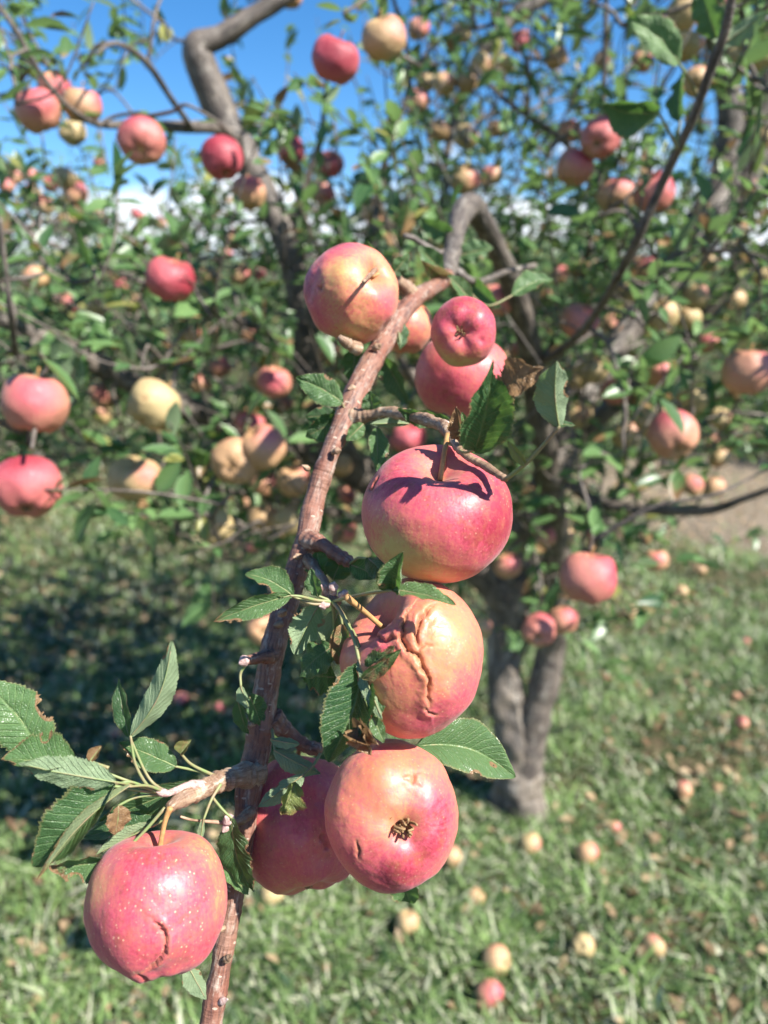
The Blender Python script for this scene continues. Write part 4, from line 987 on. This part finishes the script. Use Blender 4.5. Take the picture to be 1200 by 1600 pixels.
# lower left group
n0 = (262, 1240, .362)
leaf((203,1152,.352),(266,1008,.345),58,tilt=8,fold=.85,arch=-.14,bow=.09,under=True,tone=.7,tipb=.35,stem=[n0,(235,1232,.355),(212,1195,.352)],twist=.3,seed=1,label='upright folded leaf showing its pale underside')
leaf((202,1152,.362),(180,1062,.366),34,tilt=40,fold=.4,arch=.1,tone=.12,stem=[n0,(232,1215,.364)],seed=2)
leaf((275,1198,.372),(188,1158,.366),52,tilt=-15,fold=.3,arch=.1,tone=.4,tipb=.4,stem=[(345,1215,.386),(310,1205,.380)],seed=3)
leaf((72,1190,.346),(-30,1062,.338),92,tilt=12,fold=.2,arch=.1,bow=-.05,tone=.55,tipb=.3,seed=4,stem=[n0,(200,1232,.352),(120,1215,.348)],bites=[(.42,-1.0,.10)],label='large bright leaf running off the left edge')
leaf((118,1196,.340),(2,1180,.332),66,tilt=-30,fold=.5,arch=.14,tone=.6,tipb=.55,curl=.4,seed=5,bites=[(.9,.7,.10)],stem=[n0,(205,1222,.352),(160,1206,.348)])
leaf((182,1222,.336),(28,1200,.322),54,tilt=24,fold=.3,arch=-.12,under=True,tone=.7,seed=6,stem=[n0,(225,1230,.355)],label='pale grey green leaf turned underside up')
leaf((182,1222,.342),(38,1352,.328),84,tilt=-30,fold=.5,arch=.20,bow=.08,curl=.5,tone=.22,tipb=.35,seed=7,stem=[n0,(232,1232,.354),(205,1222,.346)],ripple=.09,label='large quilted dark green leaf drooping to the left')
leaf((205,1226,.340),(58,1372,.322),30,tilt=25,fold=1.0,arch=.12,bow=.07,under=True,tone=.8,brown=.22,tipb=.5,bronze=.25,seed=8,stem=[n0,(232,1228,.350)],label='folded yellowing leaf with a brown tip')
leaf((178,1342,.352),(75,1362,.345),46,tilt=35,fold=.35,arch=.12,tone=.55,brown=.18,tipb=.7,seed=9,bites=[(.6,.9,.10)],curl=.5,stem=[(258,1262,.36),(215,1310,.356)],label='small half withered curling leaf')
leaf((185,1258,.352),(184,1306,.350),42,tilt=20,fold=.2,arch=.2,brown=.85,tone=.5,bites=[(.1,-.9,.12)],seed=10,stem=[n0,(215,1245,.356)],label='dead brown leaflet hanging by the lower left apple')
leaf((240,1290,.365),(150,1330,.360),26,tilt=50,fold=.5,under=True,tone=.5,seed=11,stem=[(270,1262,.364),(255,1280,.366)],bronze=.1)
leaf((282,1178,.372),(298,1156,.372),22,tilt=20,fold=.5,brown=.5,bronze=.3,seed=12,stem=[(335,1212,.384),(300,1195,.376)],curl=.6)
leaf((140,1190,.350),(158,1165,.352),20,tilt=10,fold=.2,brown=.7,seed=13,curl=.6,stem=[(170,1200,.35)])
leaf((362,1278,.378),(390,1400,.380),62,tilt=-35,fold=.35,arch=.1,bow=-.05,tone=.22,seed=14,stem=[(335,1218,.384),(330,1240,.383),(345,1262,.38)],label='dark green leaf between the lower left apple and the branch')
leaf((345,1350,.385),(392,1397,.388),30,tilt=20,fold=.2,tone=.6,seed=15)
leaf((292,1505,.365),(320,1562,.362),34,tilt=30,fold=.5,tone=.3,seed=16,under=True,stem=[(330,1480,.38),(310,1490,.37)],brown=.1)
leaf((250,1282,.368),(120,1305,.368),40,tilt=-35,fold=.4,arch=.1,tone=.15,seed=17,stem=[(285,1255,.37)])
leaf((300,1222,.375),(150,1290,.374),46,tilt=20,fold=.3,arch=.1,tone=.18,seed=18)
# stray petioles below the spur
leaf((318,1280,.372),(312,1320,.37),14,tilt=20,fold=.8,under=True,seed=19,tone=.6,stem=[(345,1225,.382),(330,1250,.376)])
# middle group
n1 = (520, 940, .374)
leaf((458,932,.366),(386,893,.360),46,tilt=-18,fold=.3,arch=.12,bow=-.06,tone=.45,tipb=.25,bites=[(.55,.95,.12)],seed=20,stem=[n1,(490,944,.37)],label='small serrated leaf left of the branch, upper one')
leaf((455,930,.362),(334,974,.352),36,tilt=15,fold=.3,arch=.10,bow=-.03,tone=.5,tipb=.65,seed=21,stem=[n1,(495,938,.37),(470,932,.364)],bites=[(.86,.9,.06)],label='narrow serrated leaf left of the branch with a browned tip')
leaf((497,932,.372),(484,889,.370),30,tilt=25,fold=.5,arch=.1,tone=.6,seed=22,stem=[n1])
leaf((498,945,.384),(456,1020,.382),56,tilt=20,fold=.35,arch=.15,under=True,tone=.6,seed=23,stem=[n1],tipb=.1)
leaf((520,1010,.380),(462,1050,.378),62,tilt=-25,fold=.2,arch=.25,tone=.35,seed=24,stem=[n1,(522,980,.38)],ripple=.12,label='puckered dark leaf under the bud cluster')
leaf((530,950,.384),(505,1040,.384),44,tilt=30,fold=.4,arch=.1,under=True,tone=.7,brown=.25,bronze=.25,seed=25,stem=[n1])
leaf((525,1058,.392),(470,1055,.394),60,tilt=20,fold=.2,tone=.1,seed=26)
leaf((535,975,.372),(528,1040,.37),34,tilt=-10,fold=.3,arch=.2,brown=.55,tone=.5,seed=27,curl=.7,stem=[n1,(530,955,.372)])
leaf((568,1036,.350),(508,1190,.338),94,tilt=-8,fold=.75,arch=.12,bow=.07,tone=.0,seed=28,stem=[n1,(545,975,.362),(560,1005,.354)],ripple=.05,label='large green leaf coloured dark for shade, folded along its midrib in front of the cracked apple')  # darkest tone: the shadow on the folded face is put into the leaf colour
leaf((560,1030,.346),(597,1128,.332),34,tilt=25,fold=.95,arch=.05,under=True,tone=.8,seed=29,tipb=.3,stem=[n1,(535,960,.362),(552,995,.352)],stw=3.4,label='narrow rolled leaf showing its pale underside')
leaf((572,1050,.342),(612,1010,.332),38,tilt=15,fold=.2,arch=.1,tone=.4,brown=.35,tipb=.2,seed=30,bites=[(.75,.9,.14),(.35,-1,.12)],label='ragged grey green scrap of leaf on the cracked apple')
leaf((565,1060,.340),(625,1018,.329),26,tilt=-20,fold=.2,tone=.45,brown=.45,seed=31,bites=[(.5,.9,.12)],curl=.5)
leaf((578,1065,.344),(592,1130,.336),34,tilt=10,fold=.2,tone=.25,seed=32)
leaf((548,1145,.340),(594,1166,.325),36,tilt=20,fold=.45,arch=-.1,brown=.75,tone=.6,seed=33,curl=.9,ripple=.3,stem=[(560,1030,.35),(567,1100,.342)],label='shrivelled tan leaf resting on the orange apple')
leaf((560,1135,.336),(575,1178,.326),34,tilt=-30,fold=.5,arch=.2,brown=.8,tone=.6,seed=34,curl=.9,ripple=.35)
leaf((582,1120,.336),(600,1160,.33),24,tilt=0,fold=.3,tone=.35,seed=35,tipb=.2)
# leaves between the top two big apples
leaf((575,872,.38),(618,912,.35),40,tilt=20,fold=.3,tone=.16,seed=36,stem=[(548,880,.415),(560,872,.40)])
leaf((618,922,.335),(622,868,.322),44,tilt=25,fold=.5,arch=.2,tone=.35,seed=37,curl=.4,stem=[n1,(560,930,.355),(600,924,.34)],tipb=.2,label='crumpled dark leaf in the gap under the large pink apple')
leaf((612,922,.332),(712,940,.322),34,tilt=35,fold=.5,arch=.08,bow=.03,tone=.55,tipb=.3,seed=38,bites=[(.35,-1,.10),(.6,-1,.07)],stem=[n1,(560,930,.352),(590,924,.34)],label='narrow ragged leaf lying across the top of the cracked apple')
leaf((606,925,.336),(596,885,.330),26,tilt=20,fold=.3,tone=.15,seed=39)
leaf((548,882,.415),(592,900,.40),36,tilt=-10,fold=.2,tone=.12,seed=40)
leaf((505,900,.425),(492,858,.43),50,tilt=10,fold=.2,tone=.12,seed=41,bites=[(.7,.8,.1)])
leaf((520,905,.42),(535,872,.42),46,tilt=-20,fold=.2,tone=.15,seed=42)
# left of branch
leaf((376,1072,.40),(388,1108,.40),22,tilt=30,fold=.6,under=True,tone=.8,seed=43,stem=[(386,1034,.402),(376,1052,.402)],label='thin curled pale leaf below a bud left of the branch')
leaf((388,1085,.405),(412,1135,.41),40,tilt=20,fold=.35,tone=.22,seed=44)
leaf((372,1095,.403),(385,1150,.405),26,tilt=-30,fold=.4,tone=.2,seed=45)
# lower middle
leaf((428,1172,.396),(500,1212,.392),34,tilt=25,fold=.4,under=True,tone=.5,seed=46,stem=[(425,1140,.41)])
leaf((422,1155,.400),(470,1165,.395),20,tilt=25,fold=.4,under=True,tone=.5,seed=47)
leaf((475,1210,.380),(405,1262,.376),34,tilt=-30,fold=.4,under=True,tone=.5,seed=48,stem=[(500,1178,.40),(490,1195,.39)],tipb=.2)
leaf((462,1222,.368),(440,1275,.364),40,tilt=15,fold=.5,brown=.3,bronze=.5,tone=.8,tipb=.3,seed=49,curl=.9,ripple=.3,label='withered cream and tan leaf hanging over the shaded apple')
leaf((650,1166,.372),(812,1214,.380),92,tilt=22,fold=.62,arch=.10,bow=.12,tone=.5,serr=.4,seed=50,stem=[(560,1170,.40),(610,1160,.388)],ripple=.05,bites=[(.74,-.25,.012)],label='broad bright green leaf to the right of the orange apple')
leaf((628,1368,.385),(640,1416,.39),48,tilt=-15,fold=.3,arch=.15,tone=.55,seed=51)
leaf((440,1190,.43),(500,1240,.44),60,tilt=0,fold=.2,tone=.1,seed=52)
# upper group
leaf((536,630,.462),(462,590,.455),48,tilt=-14,fold=.32,arch=.12,tone=.5,seed=53,bow=-.05,stem=[(543,652,.468)],label='bright serrated leaf left of the branch, upper part')
leaf((534,652,.47),(478,684,.47),46,tilt=20,fold=.25,tone=.14,seed=54,bites=[(.5,1,.10)])
leaf((528,648,.475),(476,652,.475),30,tilt=0,fold=.2,tone=.14,seed=55)
leaf((585,645,.460),(576,612,.455),34,tilt=10,fold=.4,tone=.4,seed=56)
leaf((702,655,.43),(622,632,.425),34,tilt=25,fold=.35,arch=-.14,tone=.28,seed=57,bow=.10)
leaf((568,662,.455),(542,688,.450),26,tilt=20,fold=.3,tone=.5,seed=58,under=False)
leaf((588,668,.452),(592,736,.446),36,tilt=20,fold=.5,arch=.1,tone=.35,seed=59,stem=[(600,655,.455)])
leaf((640,662,.45),(575,660,.44),16,tilt=20,fold=.4,under=True,tone=.4,seed=60)
leaf((598,560,.52),(632,632,.515),42,tilt=-25,fold=.5,arch=.12,tone=.2,seed=61,bow=.05)
leaf((555,545,.52),(550,600,.52),40,tilt=0,fold=.2,tone=.1,seed=62)
leaf((742,706,.340),(778,574,.306),84,tilt=-12,fold=.35,arch=.12,tone=.14,tipb=.15,seed=63,bites=[(.97,-.5,.12)],stem=[(704,684,.372),(722,706,.356)],ripple=.1,label='large dark veined leaf above the large pink apple')
leaf((748,700,.338),(800,612,.314),30,tilt=35,fold=.7,arch=-.05,under=True,tone=.8,brown=.25,bronze=.2,seed=64,tipb=.2,curl=.4)
leaf((790,602,.312),(844,575,.302),62,tilt=18,fold=.35,arch=.2,brown=.75,tone=.5,seed=65,curl=.5,ripple=.15,bites=[(.85,.9,.12)],label='scorched brown crinkled end of leaf above the large pink apple')
leaf((722,690,.362),(712,638,.352),30,tilt=30,fold=.5,brown=.7,tone=.3,seed=66,curl=.5,ripple=.2)
leaf((728,688,.358),(724,645,.35),18,tilt=-20,fold=.4,tone=.6,seed=67)
leaf((874,668,.316),(868,562,.302),60,under=True,tilt=-25,fold=.45,arch=.08,bow=-.04,tone=.35,seed=68,stem=[(790,749,.340),(822,724,.330),(850,694,.322)],bites=[(.48,1,.10)],stw=3.4,label='blue green folded leaf on a long pale stalk')
leaf((822,728,.330),(792,690,.326),18,tilt=20,fold=.5,tone=.6,bronze=.6,seed=69,brown=.2,label='small yellowing leaf by the long pale stalk')
leaf((862,664,.318),(900,662,.315),16,tilt=40,fold=.4,tone=.15,seed=70)
leaf((735,470,.58),(703,428,.57),28,tilt=-20,fold=.4,tone=.5,seed=71,stem=[(700,440,.66)])
leaf((800,462,.62),(866,430,.63),38,tilt=25,fold=.4,tone=.55,seed=72,bow=.06,tipb=.2,stem=[(725,450,.64),(760,478,.62)],label='serrated leaf right of the small crimson apple')
leaf((625,500,.545),(628,545,.54),26,tilt=30,fold=.4,tone=.15,seed=73)
leaf((622,518,.530),(626,540,.53),9,tilt=0,fold=.3,under=True,tone=.9,seed=74)
leaf((712,684,.365),(790,664,.33),20,tilt=40,fold=.5,tone=.2,seed=75,brown=.4,curl=.6)
leaf((692,432,.665),(668,418,.60),34,tilt=20,fold=.5,brown=.55,tone=.6,curl=.7,seed=90,bronze=.3,label='dry tan leaf at the bend of the fruiting branch')
leaf((690,425,.66),(655,385,.64),34,tilt=-15,fold=.35,tone=.45,seed=91,stem=[(702,415,.72)])
leaf((598,418,.545),(572,378,.53),26,tilt=25,fold=.5,tone=.2,seed=92,tipb=.3)
leaf((612,430,.55),(640,398,.545),30,tilt=-30,fold=.4,tone=.35,seed=93)
leaf((715,400,.76),(770,385,.75),40,tilt=20,fold=.35,tone=.4,seed=94)
leaf((735,440,.75),(775,480,.72),36,tilt=-20,fold=.4,tone=.25,seed=95)
leaf((708,370,.80),(655,345,.78),36,tilt=15,fold=.3,tone=.5,seed=96)
leaf((700,385,.78),(712,445,.76),30,tilt=-30,fold=.5,under=True,tone=.6,seed=97)
# leaves on the slanting twig at the right
leaf((1062,100,.76),(985,25,.74),56,tilt=-20,fold=.45,arch=.12,tone=.85,seed=80,stem=[(1090,150,.81),(1075,120,.78)],bow=-.06,label='bright yellow green leaf on the slanting twig')
leaf((1030,175,.80),(940,152,.78),62,tilt=20,fold=.3,arch=-.12,bow=.10,tone=.2,seed=81,stem=[(1058,232,.84),(1045,205,.82)],label='broad dark leaf on the slanting twig')
leaf((1062,190,.83),(1060,105,.84),40,tilt=40,fold=.3,tone=.15,seed=82,stem=[(1058,232,.84)])
leaf((1120,60,.78),(1090,-25,.76),50,tilt=10,fold=.3,tone=.5,seed=83)
leaf((1105,50,.80),(1102,-10,.80),60,tilt=-20,fold=.3,tone=.2,seed=84)
leaf((1128,70,.76),(1200,20,.74),34,tilt=20,fold=.4,under=True,tone=.5,seed=85)

tw.build('twigs', M_LIMB, tree, TB); 
fo = fol.build('foliage', M_FOL, tree, TB)

# ------------------------------------------------------------------ neighbouring apple trees
ABLK.clear()
def crown_tree(seed, nleaf, R, H, label=None):
    rs = np.random.default_rng(seed); wm = MB(); fm = MB(); tips = []
    tube(wm, [(0, 0, -.05), (.02, .01, .35), (.05, 0, .75), (.02, .05, 1.0)], [.13, .10, .085, .07], 16, 8, seed, .15, 0, 14)
    lm = MB()
    for k in range(8):
        a = k*.785+rs.uniform(-.3, .3); L_ = R*rs.uniform(.7, 1.0); z0 = rs.uniform(.6, 1.0)
        p = [np.array([.02, .03, z0]), np.array([math.cos(a)*L_*.3, math.sin(a)*L_*.3, z0+.4]), np.array([math.cos(a)*L_*.65, math.sin(a)*L_*.65, z0+.35+(H-1)*.4*rs.random()]), np.array([math.cos(a)*L_*.95, math.sin(a)*L_*.95, z0+.3+(H-1.2)*.9*rs.random()])]
        c, r = tube(lm, p, [.05, .036, .022, .008], 8, 6, k, .1, 0, 20); tips += [c[j] for j in range(4, len(c))]
        for j in range(6, len(c), 3):
            e = c[j]+rs.normal(0, 1, 3)*[.35, .35, .30]+[0, 0, .12]; c2, _ = tube(lm, [c[j], (c[j]+e)/2+rs.normal(0, .04, 3), e], [.012, .008, .004], 5, 4, k, .05); tips += [q for q in c2[3:]]
    tips = np.array(tips); m = rs.integers(0, len(tips), nleaf//9)
    cen = tips[m]+rs.normal(0, 1, (len(m), 3))*[.16, .16, .15]
    cen = cen[cen[:, 2] > .35]
    pts = np.repeat(cen, 9, 0)+rs.normal(0, .07, (len(cen)*9, 3)); out_ = nrm(pts-np.array([0, 0, 1.2]))
    leaves_at(fm, pts, out_*.8, 1.15)
    return wm, lm, fm, tips
BT = []
for k, (nl, R, H) in enumerate(((11000, 1.7, 2.7), (10000, 1.5, 3.0))):
    wm, lm, fm, tips = crown_tree(50+k, nl, R, H); BT.append((wm.build('trunk', M_BARK), lm.build('limbs', M_LIMB), fm.build('foliage', M_FOL), tips))
def bt(x, y, s, rz, k, label, group):
    w, l, f, tips = BT[k]; r = empty('apple_tree', (x, y, 0)); r.rotation_euler = (0, 0, rz); r.scale = (s, s, s); tag(r, label, 'tree', group)
    for o in (w, l, f):
        c = o.copy(); sc.collection.objects.link(c); c.parent = r; c.location = (0, 0, 0)
    R_ = np.array([[math.cos(rz), -math.sin(rz), 0], [math.sin(rz), math.cos(rz), 0], [0, 0, 1]])
    return (tips@R_.T)*s+np.array([x, y, 0])
GO = 'apple trees in the rows behind'
TR = [(-2.9, 6.2, 1.0, .3, 0, 'apple tree behind at the left edge, heavy with small pink apples'), (-.5, 7.4, .95, 2.0, 1, 'apple tree behind the bare pale limb left of centre'), (1.7, 8.6, 1.05, 4.0, 0, 'apple tree directly behind the main trunk'),
      (4.6, 8.0, 1.1, 1.1, 1, 'apple tree at the far right beyond the bare soil'), (-5.8, 8.8, 1.1, 5.0, 1, 'apple tree partly outside the frame at far left'), (3.4, 5.6, .85, 3.2, 0, 'apple tree at the right edge beside the bare soil')]
far = []
for a in TR[:5]: far.append(bt(*a, GO))
x_ = [(-4.6, 13), (-1.4, 14), (2.2, 13.5), (5.6, 14.5), (-7.5, 16), (0.4, 19), (4.2, 20), (-3.8, 20), (8.2, 19), (-9, 24), (-5, 27), (0, 28), (5, 27), (10, 28)]
for k, (x, y) in enumerate(x_): bt(x, y, 1.0+.08*(k % 3), k*1.3, k % 2, 'distant apple tree in the rows beyond, blurred into green', 'distant apple trees in the far rows')
for w, l, f, tips in BT:
    for o in (w, l, f): bpy.data.objects.remove(o)
GL = 'small apples on the trees behind'
FA = [(6,265,30),(10,292,26),(48,274,26),(50,303,30),(80,287,26),(117,304,28),(146,335,28),(25,278,24),(92,470,28),(155,254,20),(352,398,22),(180,430,26),(76,530,26),(190,445,24),(250,350,20),(300,395,20),(330,340,22),(215,335,20)]
for u, v, dp in FA:
    d = .062*FPX/dp*1.35
    place_apple(P(u, v, d), .042, rng.uniform(.4, .65), rng.uniform(.4, .7), 'small blurred pink apple on the tree behind at the left', 'small pink apples on the left hand tree behind', False)
for k in range(26):
    tips = far[int(rng.integers(0, len(far)))]; p = tips[int(rng.integers(0, len(tips)))]+rng.normal(0, .08, 3)
    u, v, d = proj(p)
    if -20 < u < 1220 and 250 < v < 800 and p[2] > .5: place_apple(p, .034, rng.uniform(.3, .7), rng.uniform(.3, .8), 'tiny blurred apple among the leaves of the rows behind', GL, False)
